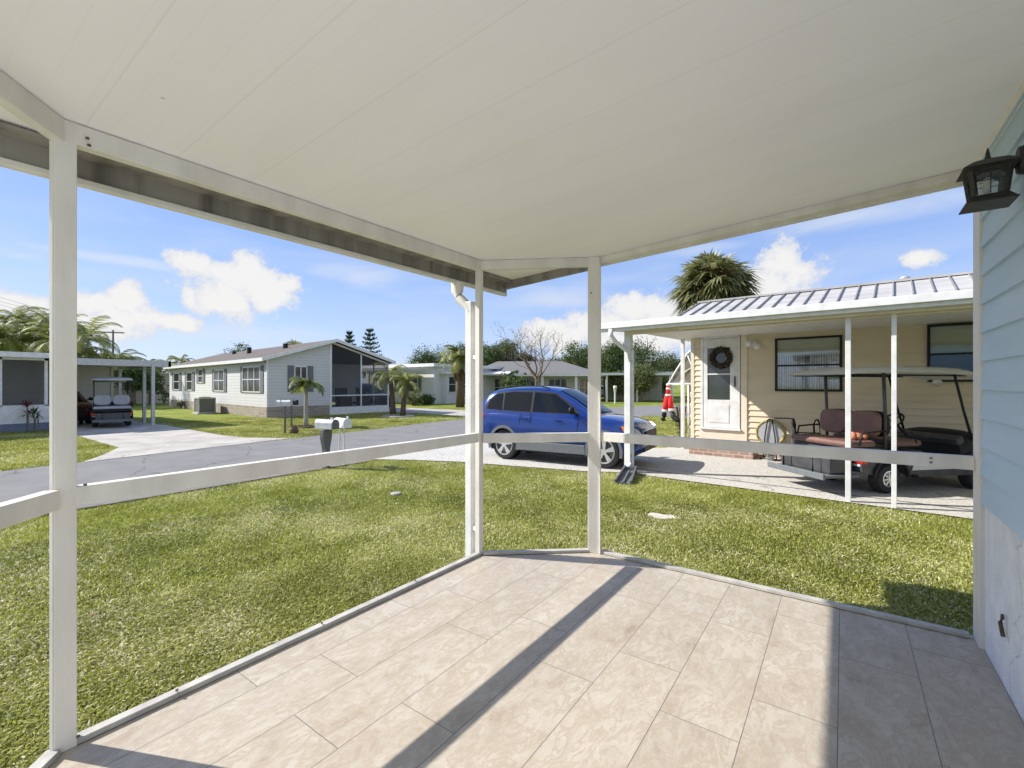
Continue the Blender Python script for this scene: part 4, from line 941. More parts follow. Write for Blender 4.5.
def make_cart(name, label, loc, rz, seat='brown', group=None, body='charcoal', mirror=True):
    t = thing(name, label, 'golf cart', loc, rz, group)
    # x forward, rear axle at 0
    mb=MB()                                                   # rear body tub with wheel arch profile
    arch=[(math.cos(a)*.30,.23+math.sin(a)*.30) for a in [R(12)+R(156)*k/12 for k in range(13)]]
    prof=[(.62,.28),(.62,.60),(.55,.64),(-.42,.64),(-.50,.52),(-.50,.34),(-.30,.29)]+[(x,z) for x,z in arch[::-1]]
    mb.side(prof,-.60,-.20); mb.side(prof,.20,.60); mb.box(-.48,.60,-.20,.20,.34,.64); bo=mb.build('rear_body', M[body], t, bevel=.012)
    for s_ in (-1,1):
        mb=MB(); mb.side([(.36,.35),(1.08,.35),(1.06,.50),(.42,.50)],s_*.605,s_*.62); mb.build('side_panel', M['beige_roof'], t, bevel=.004)
        mb=MB(); vs=[]; fs=[]; n=14
        for k in range(n+1):
            a=R(5)+R(170)*k/n
            for r_,yy in ((.285,.58),(.285,.635),(.325,.635),(.325,.58)): vs.append((math.cos(a)*r_,s_*yy,.24+math.sin(a)*r_))
        for k in range(n):
            for j in range(4): fs.append((k*4+j,k*4+(j+1)%4,(k+1)*4+(j+1)%4,(k+1)*4+j))
        mb.add(vs,fs); mb.build('arch_trim', M['black'], t)
    mb=MB(); mb.box(.5,1.75,-.60,.60,.24,.345); mb.build('floor', M['charcoal'], t, bevel=.01)
    # front cowl
    fr=dense([(1.36,.30,.80,.54),(1.50,.30,.90,.56),(1.75,.30,.90,.56),(2.0,.30,.80,.53),(2.18,.32,.58,.46),(2.26,.36,.48,.36)],3); rings=[]
    for x,z0,z1,w_ in fr:
        h=z1-z0; half=[(w_*.9,z0),(w_,z0+.3*h),(w_*.98,z0+.7*h),(w_*.85,z0+.93*h),(w_*.5,z1),(0,z1+.01)]
        rings.append([(x,y,z) for y,z in half]+[(x,-y,z) for y,z in half[:-1][::-1]])
    mb=MB(); loft(mb,rings); mb.build('front_cowl', M['black'], t, True, angle=45)
    for s_ in (-1,1):
        MB().lathe([(.02,0),(.055,.01),(.06,.03)],(2.16,s_*.33,.56),12,'x').build('headlight', M['lens'], t, True)
        mb=MB(); mb.tube([(1.30,s_*.56,.33),(1.38,s_*.57,.46),(1.55,s_*.58,.54),(1.78,s_*.585,.55),(1.98,s_*.58,.46),(2.05,s_*.57,.34)],[.04,.06,.07,.07,.06,.04],8); mb.build('fender', M['charcoal'], t, True)
    # wheels
    for ax in (0,1.66):
        for s_ in (-1,1):
            pr_=[(.11,.40),(.19,.40),(.222,.43),(.225,.54),(.20,.585),(.125,.59),(.115,.56)]
            if s_<0: pr_=[(r_,-y) for r_,y in pr_][::-1]
            mb=MB(); mb.lathe(pr_,(ax,0,.225),26,'y'); w_=mb.build('wheel', M['rubber'], t, True, angle=40)
            mb=MB(); mb.lathe([(.12,s_*.53),(.125,s_*.588),(.108,s_*.592),(.10,s_*.56)] if s_>0 else [(.10,s_*.56),(.108,s_*.592),(.125,s_*.588),(.12,s_*.53)],(ax,0,.225),24,'y')
            for k in range(8):
                a=k*.785; mb.beam((ax+math.cos(a)*.02,s_*.583,.225+math.sin(a)*.02),(ax+math.cos(a+.15)*.112,s_*.583,.225+math.sin(a+.15)*.112),.022,.012,up=(0,1,0))
            mb.lathe([(.03,s_*.57),(.03,s_*.594)],(ax,0,.225),10,'y'); mb.build('rim', M['chrome'], w_)
            mb=MB(); mb.lathe([(.11,s_*.50),(.11,s_*.55)],(ax,0,.225),16,'y'); mb.build('hub_back', M['black'], w_)
    # seats
    mb=MB(); mb.box(.10,.62,-.56,.56,.70,.80); mb.build('front_seat', M[seat], t, bevel=.04)
    mb=MB(); mb.box(-.72,-.20,-.56,.56,.70,.80); mb.build('rear_seat', M[seat], t, bevel=.04)
    mb=MB(); mb.box(-.66,-.10,-.55,.55,.60,.70); mb.build('seat_box', M[body], t, bevel=.02)
    for x,tilt in ((-.12,.05),(.03,-.05)):
        for s_ in (-1,1):
            mb=MB(); pts=[]
            for k in range(24):
                a=k/24*6.283; cx_,sz_=math.cos(a),math.sin(a); pw=.55
                pts.append((s_*.285+.255*abs(cx_)**pw*(1 if cx_>=0 else -1), 1.04+.20*abs(sz_)**pw*(1 if sz_>=0 else -1)))
            n=len(pts); vs=[(x-.045+tilt*(z-1),y,z) for y,z in pts]+[(x+.045+tilt*(z-1),y,z) for y,z in pts]
            mb.add(vs,[tuple(range(n)),tuple(range(n,2*n))[::-1]]+[(i,i+n,(i+1)%n+n,(i+1)%n) for i in range(n)])
            o=mb.build('backrest', M[seat if x<0 else 'black'], t, bevel=.025)
    mb=MB()
    for s_ in (-1,1):
        mb.tube([(-.55,s_*.6,.74),(-.50,s_*.61,.93),(-.2,s_*.61,.95),(-.05,s_*.60,.95)],.015,6)
        mb.tube([(.05,s_*.6,.74),(.08,s_*.61,.93),(.4,s_*.61,.90),(.46,s_*.60,.76)],.013,6)
    mb.build('armrest', M['black'], t, True)
    # rear step
    mb=MB(); mb.box(-1.12,-.50,-.56,.56,.26,.30); mb.box(-1.14,-1.10,-.58,.58,.24,.33); mb.build('rear_step', M['greyplastic'], t, bevel=.01)
    mb=MB()
    mb.tube([(-1.06,-.30,.30),(-1.06,-.30,.62),(-1.06,.30,.62),(-1.06,.30,.30)],.015,6); mb.build('grab_bar', M['black'], t, True)
    mb=MB(); mb.box(-.95,-.55,-.5,.5,.30,.56); mb.build('underseat_bin', M['charcoal'], t, bevel=.03)
    for s_ in (-1,1):
        mb=MB(); mb.box(-.515,-.40,s_*.52-.10,s_*.52+.10,.46,.56); mb.build('tail_light', M['red'], t, bevel=.02)
        mb=MB(); mb.box(-.518,-.46,s_*.50-.08,s_*.50+.08,.42,.455); mb.build('reverse_light', M['lens'], t, bevel=.01)
    # dash, steering
    mb=MB(); mb.beam((1.30,0,.74),(1.42,0,.80),1.08,.12); mb.build('dashboard', M['charcoal'], t, bevel=.02)
    mb=MB(); mb.tube([(1.38,.26,.70),(1.05,.26,1.00)],.022,8); c=Vector((1.02,.26,1.03)); nrm=Vector((-.74,0,.67)); a_=Vector((0,1,0)); b_=nrm.cross(a_)
    mb.tube([c+a_*math.cos(k/24*6.283)*.165+b_*math.sin(k/24*6.283)*.165 for k in range(24)],.014,8,closed=True)
    for k in (0,2.1,4.2): mb.tube([c,c+a_*math.cos(k)*.16+b_*math.sin(k)*.16],.01,6)
    mb.build('steering_wheel', M['black'], t, True)
    # canopy and struts
    can=dense([(-.80,1.80,1.805,.52),(-.73,1.80,1.84,.60),(-.4,1.82,1.91,.62),(.5,1.83,1.93,.62),(1.4,1.80,1.90,.60),(1.75,1.76,1.82,.56),(1.84,1.73,1.745,.48)],3); rings=[]
    for x,z0,z1,w_ in can:
        half=[(w_*.93,z0),(w_,z0+.01),(w_*.97,z0+.6*(z1-z0)),(w_*.8,z1),(0,z1+.012)]
        rings.append([(x,y,z) for y,z in half]+[(x,-y,z) for y,z in half[:-1][::-1]])
    mb=MB(); loft(mb,rings); mb.build('canopy', M['beige_roof'], t, True, angle=50)
    for s_ in (-1,1):
        MB().tube([(1.60,s_*.53,.74),(1.42,s_*.53,1.24),(1.24,s_*.53,1.83)],.018,8).build('front_strut', M['black'], t, True)
        MB().tube([(-.02,s_*.53,.66),(-.02,s_*.53,1.2),(-.05,s_*.53,1.84)],.024,8).build('rear_strut', M['charcoal'], t, True)
    mb=MB(); mb.tube([(-.5,-.5,1.81),(-.5,.5,1.81)],.016,6); mb.tube([(-.7,-.50,1.80),(1.5,-.50,1.79)],.016,6); mb.tube([(-.7,.50,1.80),(1.5,.50,1.79)],.016,6); mb.build('canopy_rail', M['black'], t, True)
    return t
nc = make_cart('golf_cart', 'charcoal golf cart with brown seats and pale canopy under the neighbour porch', (.16,9.40,.022), R(45), 'brown', 'golf carts')
fc=at(112,18.2)
make_cart('golf_cart', 'dark golf cart with pale grey seats under the left carport', (fc[0],fc[1],.02), R(168), 'greyvinyl', 'golf carts', 'black')
# loose cloth on the near cart seat
mb=MB(); 
for a in range(3): mb.tube([(-.5+.1*a,-.42,.82),(-.42+.1*a,-.36,.865),(-.34+.1*a,-.30,.83)],[.05,.06,.04],8)
o=mb.build('orange_cloth', M['brick'] if False else pm('orange_cloth',(.70,.28,.16),(.5,.18,.1),10,.9,.3,30), None, True, loc=(.16,9.40,.022), rz=R(45))
tag(o,'crumpled orange cloth lying on the brown rear cart seat','cloth')

# ================================================================== HOUSES ACROSS THE ROAD
def hwin(parent, x0, x1, z0, z1, n=1, shut=True, face='y', fx=0.0, sgn=-1, shw=.28):
    """window on a wall; face 'y': wall runs along x at y=fx; face 'x': wall runs along y at x=fx"""
    def B(mb, a, b, c, d, o0, o1):
        lo, hi = sorted((fx+sgn*o0, fx+sgn*o1))
        if face == 'y': mb.box(a,b,lo,hi,c,d)
        else: mb.box(lo,hi,a,b,c,d)
    if x0 > x1: x0,x1=x1,x0
    mb=MB(); t=.05
    B(mb,x0,x1,z0,z0+t,0,.05); B(mb,x0,x1,z1-t,z1,0,.05)
    for k in range(n+1):
        xx=x0+(x1-x0-t)*k/n; B(mb,xx,xx+t,z0,z1,0,.05)
    B(mb,x0,x1,(z0+z1)/2-.02,(z0+z1)/2+.02,0,.045)
    f=mb.build('window', M['white'], parent)
    mb=MB(); B(mb,x0+.02,x1-.02,z0+.02,z1-.02,.012,.02); mb.build('pane', M['glass_dark'], f)
    if shut:
        for a,b in ((x0-shw-.02,x0-.02),(x1+.02,x1+shw+.02)):
            mb=MB(); B(mb,a,b,z0-.02,z1+.02,.0,.035); mb.build('shutter', M['shutter'], parent)
    return f
# house with the carport at the far left
ha = thing('carport_house', 'low white house with screened front and flat carport at the far left', 'house', (-23.3,3.9,0), 0)
mb=MB(); mb.box(-7,0,-9,0,.30,.94); mb.box(-.14,.0,-.14,.0,.9,2.60); mb.box(-.10,0,-.62-.6,-.57-.6,.9,2.6); 
for k in range(1,6): mb.box(-.08,0,-1.0-1.45*k,-.94-1.45*k,.9,2.6)
mb.box(-.10,-.0,-9,0,2.52,2.6); mb.build('knee_wall', M['white'], ha)
mb=MB(); mb.box(-7.02,.03,-9,.03,-.1,.305); mb.build('base_band', M['navy'], ha)
MB().add([(-.05,-9,.94),(-.05,-.14,.94),(-.05,-.14,2.55),(-.05,-9,2.55)],[(0,1,2,3)]).build('insect_screen', M['screen'], ha)
mb=MB(); mb.box(-2.6,-2.5,-9,0,.3,2.7); mb.box(-9,0,-.05,0,.94,2.6) ; mb.build('inner_wall', M['lapwhite'], ha)
hwin(ha,-3.6,-1.6,1.1,2.1,2,False,'x',-2.5,1)
mb=MB(); mb.box(-7.5,.25,-9.2,.15,2.60,2.78); mb.build('roof', M['white'], ha, bevel=.01)
mb=MB(); mb.box(-8,.75,.16,3.40,2.50,2.60); mb.box(.70,.78,.16,3.45,2.38,2.62); mb.box(-8,.78,3.36,3.45,2.38,2.62); mb.build('carport_roof', M['maildull'], ha)
for (x,y) in ((.75,2.84),(-1.15,3.1),(-4.8,3.2),(-1.3,.35)):
    if (x,y)==(-1.3,.35): continue
    MB().box(x-.055,x+.055,y-.055,y+.055,0,2.5).build('carport_post', M['maildull'], ha)
mb=MB(); mb.box(-8,-5.2,.05,3.0,0,2.5); mb.build('shed', M['lapwhite'], ha)
mb=MB(); mb.box(-8.1,-5.17,2.96,3.06,0,2.5); mb.build('shed_trim', M['white'], ha)
# tan shed between
o=MB(); o.box(-3,0,-4,2.2,0,2.55); o.box(-3.1,.15,-4.1,2.35,2.55,2.66)
p_=at(170,41); tag(o.build('garden_shed', M['laptan'], None, loc=(p_[0],p_[1],0), rz=R(6)), 'plain tan panelled building between the carport and the shuttered white house','shed')

# long white house with brown roof and screened room
O=(-22.8,11.4); ab=math.atan2(.995,.1)-math.pi/2     # local x = +a outward(road side) ; local y along gable
hb = thing('shuttered_house', 'long white lap sided house with grey shutters, brown roof and screened room', 'house', (O[0],O[1],0), -R(5.7))
# local: x to the right (towards road), y back. gable end is plane x=0, long wall is y=0 running to -x
LB=18.0; WB=6.9; EV=2.92; PK=4.08
mb=MB(); mb.box(-LB,0,0,WB*.47,.55,EV); mb.box(-LB,-3.2,WB*.47,WB,.55,EV)
mb.build('wall', M['lapgrey'], hb)
mb=MB(); mb.add([(0,0,EV),(0,WB*.47,EV),(0,WB*.47,PK-.12),(-.2,0,EV),(-.2,WB*.47,EV),(-.2,WB*.47,PK-.12)],[(0,1,2),(3,5,4),(0,2,5,3),(1,4,5,2)])
mb.build('gable', M['lapgrey'], hb)
mb=MB(); mb.box(-LB,-.01,.012,WB*.47,-.1,.56); mb.box(-LB,-.012,-.025,.02,-.1,.55); mb.box(-.03,.025,-.02,WB*.47,-.1,.55); mb.build('stone_skirt', M['stone'], hb)
mb=MB(); mb.box(-.04,.03,-.03,.05,.55,EV); mb.box(-.02,.03,WB*.47-.06,WB*.47+.02,.0,PK-.15); mb.build('corner_trim', M['white'], hb)
mb=MB(); ov=.28
def roofq(mb,x0,x1,y0,z0,y1,z1,th=.10):
    mb.add([(x0,y0,z0),(x1,y0,z0),(x1,y1,z1),(x0,y1,z1),(x0,y0,z0-th),(x1,y0,z0-th),(x1,y1,z1-th),(x0,y1,z1-th)],[(0,1,2,3),(7,6,5,4),(0,4,5,1),(1,5,6,2),(2,6,7,3),(3,7,4,0)])
roofq(mb,-LB-ov,ov,-ov,EV+.02,WB*.5,PK+.02); roofq(mb,-LB-ov,ov,WB+ov,EV+.10,WB*.5,PK+.02)
hbr=mb.build('roof', M['shingle'], hb)
mb=MB(); roofq(mb,ov,ov+.03,-ov,EV+.04,WB*.5,PK+.04,.17); roofq(mb,ov,ov+.03,WB+ov,EV+.12,WB*.5,PK+.04,.17); mb.box(-LB-ov,ov,-ov-.05,-ov,EV-.14,EV+.03); mb.build('fascia', M['white'], hb)
mb=MB()
for x_,y_ in ((-3.2,2.2),(-7.5,1.8),(-12,2.4)): mb.box(x_-.1,x_+.1,y_-.1,y_+.1,EV+.5,EV+1.05-.0)
mb.build('vent_pipe', M['black'], hbr)
la=(math.cos(-R(5.7)), math.sin(-R(5.7)))
def xb(px): return along(px, O, la)
for (a,b,z0,z1,n,sw) in ((172.5,181.5,1.25,2.45,1,.42),(185.5,194.5,1.25,2.45,1,.42),(197.5,204.5,1.75,2.62,1,.36),(213.5,226,1.25,2.52,2,.34),(241,263.5,1.25,2.58,3,.30)):
    x0,x1=xb(a),xb(b); d_=abs(x1-x0); hwin(hb,x0+d_*.18 if n<2 else x0+d_*.1,x1-d_*.18 if n<2 else x1-d_*.1,z0,z1,n,True,'y',0,-1,sw)
lg=(-math.sin(-R(5.7)), math.cos(-R(5.7)))
y0,y1=along(294,O,lg),along(307,O,lg); hwin(hb,y0,y1,1.3,2.6,2,True,'x',0,1,.30)
y0,y1=WB*.47,WB
mb=MB(); mb.box(-3.2,.0,y0+.02,y1,0,.42); mb.build('room_base', M['white'], hb)
mb=MB()
def roofz(y): return EV+.02+(WB-y+ov)/(WB*.5+ov)*(PK-EV) if y>WB*.5 else PK
for y in (y0+.04,(y0+y1)/2,y1-.05): mb.box(-.07,.0,y-.035,y+.035,.42,roofz(y)-.12)
for xq in (-1.6,-3.1): mb.box(xq,xq+.07,y1-.08,y1-.01,.42,EV)
mb.box(-.05,-.01,y0,y1,1.02,1.08); mb.box(-3.2,0,y1-.06,y1-.02,1.02,1.08)
mb.beam((-.03,y0,PK-.13),(-.03,y1,EV-.05),.06,.10); mb.build('screen_frame', M['white'], hb)
mb=MB(); mb.add([(-.035,y0,.42),(-.035,y1,.42),(-.035,y1,EV-.02),(-.035,y0,PK-.12)],[(0,1,2,3)]); mb.add([(-3.2,y1-.04,.42),(0,y1-.04,.42),(0,y1-.04,EV),(-3.2,y1-.04,EV)],[(0,1,2,3)]); mb.build('insect_screen', M['screen'], hb)
hwin(hb,y0+.5,y0+1.3,.9,2.3,2,False,'x',-3.2,1)
mb=MB(); 
mb=MB(); mb.box(-1.2,-.6,y0+.9,y0+1.6,.42,.95); mb.box(-1.25,-1.15,y0+.9,y0+1.6,.9,1.45); mb.box(-1.2,-.6,y0+2.2,y0+2.8,.42,.95); mb.box(-1.25,-1.15,y0+2.2,y0+2.8,.9,1.45)
tag(mb.build('porch_chairs', M['charcoal'], None, loc=(O[0],O[1],0), rz=-R(5.7)),'pair of dark joined chairs inside the screened room','chair')
# air conditioner
p_=gp(205,413.5); ac=thing('air_conditioner','grey boxy air conditioner on grass below the white shuttered wall','air conditioner',(p_[0],p_[1],0),-R(8))
mb=MB(); mb.box(-.50,.50,-.42,.42,.06,.10); mb.box(-.50,.50,-.42,.42,.84,.92)
for sx in (-.47,.47):
    for sy in (-.39,.39): mb.box(sx-.03,sx+.03,sy-.03,sy+.03,.1,.84)
mb.build('casing', M['acmetal'], ac, bevel=.01); MB().box(-.455,.455,-.385,.385,.1,.84).build('fins', M['acgrille'], ac)
MB().box(-.62,.62,-.52,.52,0,.06).build('pad', M['concrete'], ac)
MB().lathe([(.3,0),(.3,.02),(.05,.04)],(0,0,.92),18).build('fan_guard', M['black'], ac)

# white house beyond (centre)
pc_=gp(437,404); hc=thing('bay_window_house','white flat roofed house with paned bay window in the centre distance','house',(pc_[0],pc_[1],0),0)
mb=MB(); mb.box(-9.5,-.35,0,11,0,3.15); mb.box(-.36,.25,.9,5.0,0,2.55); mb.build('wall', M['lapwhite'], hc)
mb=MB(); mb.box(-9.9,.0,-.35,11.3,3.15,3.42); mb.box(-.4,.55,.6,5.3,2.55,2.72); mb.build('roof', M['white'], hc)
hwin(hc,1.1,4.7,.95,2.35,4,False,'x',.25,1)
hwin(hc,-5.0,-2.3,1.0,2.4,2,True,'y',0,-1,.4)
mb=MB(); mb.box(-9,-1.2,-3.6,-.36,2.78,2.92); mb.build('carport_roof', M['maildull'], hc)
for x in (-1.4,-4.5,-8): MB().box(x-.06,x+.06,-3.5,-3.38,0,2.78).build('carport_post', M['maildull'], hc)

# grey roofed house behind the blue car
p_=at(490,46); hd_=thing('grey_roof_house','distant low house with grey hip roof and white carport behind the blue car','house',(p_[0],p_[1],0),YAW-R(4))
mb=MB(); mb.box(0,10.8,0,6,0,2.65); mb.build('wall', M['lapgrey'], hd_)
mb=MB(); z0,z1=2.62,4.05; a=[(-2.2,-1.6,z0),(11.0,-1.6,z0),(11.0,7,z0),(-2.2,7,z0),(.5,2.6,z1),(7.2,2.6,z1)]
mb.add(a+[(x,y,z-.2) for x,y,z in a[:4]],[(0,1,5,4),(1,2,5),(2,3,4,5),(3,0,4),(0,6,7,1),(1,7,8,2),(2,8,9,3),(3,9,6,0),(9,8,7,6)]); mb.build('roof', M['shinglegrey'], hd_)
mb=MB(); mb.box(-2.25,11.05,-1.68,-1.61,2.42,2.66)
roofq(mb,-2.3,2.2,-2.4,2.66,-1.0,2.9,.12)
mb.build('fascia', M['white'], hd_)
for x in (-1.6,1.9,5.2,8.4): MB().box(x-.12,x+.12,-1.5,-1.26,0,2.45).build('porch_post', M['white'], hd_)
for a,b,n in ((.4,1.5,1),(2.6,4.6,2),(5.8,7.6,3),(8.8,10.4,3)): hwin(hd_,a,b,.5,2.2,n,False,'y',0,-1)
mb=MB(); mb.box(10.6,17.5,-2.2,4.5,2.50,2.72); mb.build('carport_roof', M['white'], hd_)
for x in (11.2,14,17.2): MB().box(x-.08,x+.08,-2.0,-1.84,0,2.5).build('carport_post', M['white'], hd_)
mb=MB(); mb.box(11.5,17.4,2.6,2.7,0,2.5); mb.build('back_wall', M['laptan'], hd_)

# far houses on the right, seen under the neighbour porch
p_=at(603,58); hf=thing('far_carport','long white flat carport with dark bays far behind the santa legs','carport',(p_[0],p_[1],0),YAW+R(6))
mb=MB(); mb.box(0,9.5,-3,3,2.95,3.18); mb.build('roof', M['white'], hf)
for k in range(6): MB().box(.3+k*1.75,.46+k*1.75,-2.9,-2.76,0,2.95).build('post', M['white'], hf)
mb=MB(); mb.box(.2,9.3,1.5,4,0,2.9); mb.build('wall', M['stone'], hf)
hwin(hf,5.8,8.6,.8,2.4,3,False,'y',1.5,-1)

# ================================================================== MAILBOXES
def mailbox(name, label, x, y, rz, post='mailgrey', boxm='maildull', style='solid', h=1.02, group='mailboxes along the road'):
    t=thing(name,label,'mailbox',(x,y,0),rz,group)
    mb=MB()
    if style=='solid':
        mb.box(-.055,.055,-.055,.055,0,h-.15); mb.side([(-.055,h-.42),(.055,h-.42),(.11,h-.16),(.11,h-.02),(-.11,h-.02),(-.11,h-.16)],-.05,.05)
    elif style=='twin':
        for s_ in (-.06,.06): mb.tube([(s_,0,0),(s_*.7,0,h-.02)],.019,8)
    else: mb.box(-.025,.025,-.025,.025,0,h-.02)
    mb.build('post', M[post], t, bevel=.006 if style!='twin' else 0)
    mb=MB(); n=10; prof=[(-.085,h),(.085,h),(.085,h+.11)]+[(math.cos(a)*.085,h+.11+math.sin(a)*.08) for a in [math.pi*k/n for k in range(1,n)]]+[(-.085,h+.11)]
    vs=[(x_,-.25,z) for x_,z in prof]+[(x_,.22,z) for x_,z in prof]; n=len(prof)
    mb.add(vs,[tuple(range(n)),tuple(range(n,2*n))[::-1]]+[(i,i+n,(i+1)%n+n,(i+1)%n) for i in range(n)]); mb.build('box', M[boxm], t, bevel=.004)
    mb=MB(); vs=[(x_*1.05,-.265,h+(z-h)*1.03) for x_,z in prof]+[(x_*1.05,-.24,h+(z-h)*1.03) for x_,z in prof]
    mb.add(vs,[tuple(range(n)),tuple(range(n,2*n))[::-1]]+[(i,i+n,(i+1)%n+n,(i+1)%n) for i in range(n)]); mb.build('door', M[post if style=='solid' else boxm], t)
    mb=MB(); mb.box(.088,.096,-.12,-.09,h+.06,h+.22); mb.box(.088,.096,-.12,-.02,h+.18,h+.22); mb.build('flag', M['maildull'], t)
    return t
q_=gp(326,468.5); mailbox('mailbox','grey moulded mailbox on a thick flared dark post by the near kerb',q_[0],q_[1],R(100),'mailgrey','maildull','solid',.79)
q_=gp(336,467); mailbox('mailbox','white arched mailbox on two thin white poles by the near kerb',q_[0]+.05,q_[1]+.1,R(80),'white','white','twin',.80)
q_=gp(285,434); mailbox('mailbox','dull silver mailbox on a thin post on the lawn edge across the road',q_[0],q_[1],R(-60),'mailgrey','maildull','thin',.95)
q_=gp(291.5,431); mailbox('mailbox','small black mailbox beside the dull silver one across the road',q_[0],q_[1],R(-60),'mailgrey','black','thin',.93)
q_=gp(294,434); t=MB(); t.lathe([(.10,0),(.15,.08),(.12,.2),(.06,.28),(.02,.3)],(0,0,0),10); tag(t.build('stone_ornament', M['boots'], None, True, loc=(q_[0],q_[1],0)),'dark squat stone ornament at the foot of the far mailboxes','ornament')
q_=gp(615,404); mailbox('mailbox','white far mailbox on white post seen above the blue car hood',q_[0],q_[1],R(40),'white','white','solid',1.35)

# utility pole with wires
q_=at(113,62); up_=thing('utility_pole','thin brown utility pole with crossarm rising over the left palms','utility pole',(q_[0],q_[1],0),R(60))
MB().tube([(0,0,0),(0,0,8.9)],[.16,.11],8).build('pole', M['bark'], up_, True); MB().box(-1.2,1.2,-.06,.06,8.5,8.65).build('crossarm', M['bark'], up_)
mb=MB()
for k in (-1,0,1): mb.tube([(k,0,8.7),(k+1,-30,8.3),(k+2,-60,8.7)],.009,4)
mb.build('wire', M['black'], up_)

# ================================================================== TREES AND PLANTS
def palm(name,label,px,d,h,length,seed,n=18,trunk=.12,bark='palebark',mat='leaf_palm',group='palms',droop=1.0,leaflet=.4,elev=(5,80),per=22,wl=.022,lean=0):
    x,y=at(px,d); t=thing(name,label,'palm tree',(x,y,0),0,group)
    mb=MB(); pts=[(lean*(k/6)**2,0,h*k/6) for k in range(7)]; mb.tube(pts,[trunk*1.25]+[trunk*(1-.05*k) for k in range(6)],10); mb.build('trunk', M[bark], t, True)
    feather_fronds('crown',n,length,M[mat],t,seed,h,droop,(lean,0),leaflet,per,elev,wl); return t
palm('palm_tree','small palm with pale ringed trunk in front of the shuttered house',306,17.9,1.62,.85,3,16,.085,leaflet=.34,wl=.03,elev=(10,75),droop=1.1,group='palms across the road')
palm('palm_tree','feathery date palm, left trunk of the pair, beside the driveway',393,24.6,2.1,1.45,5,26,.15,'boots','leaf_palm','palms across the road',1.1,.30,elev=(-5,80),lean=-.25)
palm('palm_tree','feathery date palm, shorter right trunk of the pair, beside the driveway',403,24.3,1.7,1.3,6,24,.14,'boots','leaf_palm','palms across the road',1.15,.28,elev=(-5,80),lean=.35)
q_=gp(398,417); ring=MB(); ring.tube([(math.cos(a)*.75,math.sin(a)*.75,.04) for a in [k/18*6.283 for k in range(18)]],.06,6,closed=True); tag(ring.build('stone_ring', M['curb'], None, True, loc=(q_[0],q_[1],0)),'low stone ring round the foot of the twin date palms','tree ring')
q_=gp(307,428); ring=MB(); ring.tube([(math.cos(a)*.45,math.sin(a)*.45,.04) for a in [k/18*6.283 for k in range(18)]],.06,6,closed=True); tag(ring.build('stone_ring', M['boots'], None, True, loc=(q_[0],q_[1],0)),'dark mulch ring round the pale trunked small palm','tree ring')
# left areca palms behind the carport house
for i,(px,d,h,ln,lab) in enumerate(((8,33,5.9,3.2,'tall bushy palm at the left edge behind the screened house'),(38,35,6.3,3.1,'full green palm rising just left of the near porch post'),(75,33,5.5,2.9,'palm right behind the near porch post above the carport'),(97,37,4.2,2.8,'arching yellow green palm over the carport roof'),(125,40,3.4,2.5,'low arching palm over the middle of the carport'),(147,42,2.9,2.4,'lowest palm above the right end of the carport'),(22,44,8.2,3.2,'darker palm further back behind the left edge palms'),(58,46,8.4,3.2,'darker palm further back behind the near porch post'))):
    x,y=at(px,d); t=thing('areca_palm',lab,'palm tree',(x,y,0),0,'palms behind the carport house')
    rr=random.Random(i); mb=MB(); tops=[]
    for k in range(4):
        a=rr.random()*6.28; q=rr.uniform(.2,.9); hh=h*rr.uniform(.6,1.0); tops.append((math.cos(a)*q*1.3,math.sin(a)*q*1.3,hh)); mb.tube([(math.cos(a)*q*.4,math.sin(a)*q*.4,0),(tops[-1][0],tops[-1][1],hh)],.07,6)
    mb.build('trunk', M['palebark'], t, True)
    for k,(a,b,c) in enumerate(tops): feather_fronds('crown',16,ln,M['leaf_palm'],t,100+i*7+k,c,1.0,(a,b),.65,26,(5,80),.045)
# vegetation under / behind the carport and beside tan shed
tree('leafy_tree','dark leafy tree seen through the open side of the left carport','tree',*at(133,36),3.6,3.4,M['leaf'],51,5000,.17,group='leafy trees')
tree('leafy_tree','small dark tree between the tan shed and the carport','tree',*at(152,38),3.2,2.2,M['leaf_olive'],52,3500,.15,group='leafy trees')
palm('palm_tree','round topped palm behind the left end of the brown roof',181,62,4.6,2.6,9,20,.18,'boots','leaf_palm','palms behind the shuttered house',1.1,.6,wl=.05)
tree('leafy_tree','dark round tree top poking over the middle of the brown roof','tree',*at(241,56),6.3,4.2,M['leaf'],53,4500,.18,group='leafy trees')
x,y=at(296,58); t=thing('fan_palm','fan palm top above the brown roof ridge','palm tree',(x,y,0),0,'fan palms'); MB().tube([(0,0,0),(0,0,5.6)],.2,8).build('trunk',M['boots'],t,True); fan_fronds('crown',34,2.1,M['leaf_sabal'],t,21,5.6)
# norfolk pines
for i,(px,d,h,lab) in enumerate(((349.5,58,8.2,'shorter pointed norfolk pine behind the screened room'),(370,56,8.3,'taller wider norfolk pine behind the screened room'))):
    x,y=at(px,d); t=thing('norfolk_pine',lab,'pine tree',(x,y,0),0,'norfolk pines'); MB().tube([(0,0,0),(0,0,h)],[.18,.03],8).build('trunk',M['bark'],t,True)
    r_=np.random.default_rng(i); cs=[]
    for tier in range(11):
        z=h*(.35+.062*tier); rad=(2.3-.19*tier)*(1 if i else .75)
        for k in range(7):
            a=k*.9+tier; 
            for s_ in np.linspace(.15,1,12): 
                for q in range(3): cs.append((math.cos(a)*rad*s_+r_.normal(0,.07),math.sin(a)*rad*s_+r_.normal(0,.07),z+.25*s_**2+r_.normal(0,.06)))
    cs=np.array(cs); n=len(cs); raw('crown', leaf_cards(cs,.26,r_,.35), np.arange(n*4), np.full(n,4), M['leaf_needle'], np.repeat(np.clip(r_.normal(.5,.2,n),0,1),4), t)
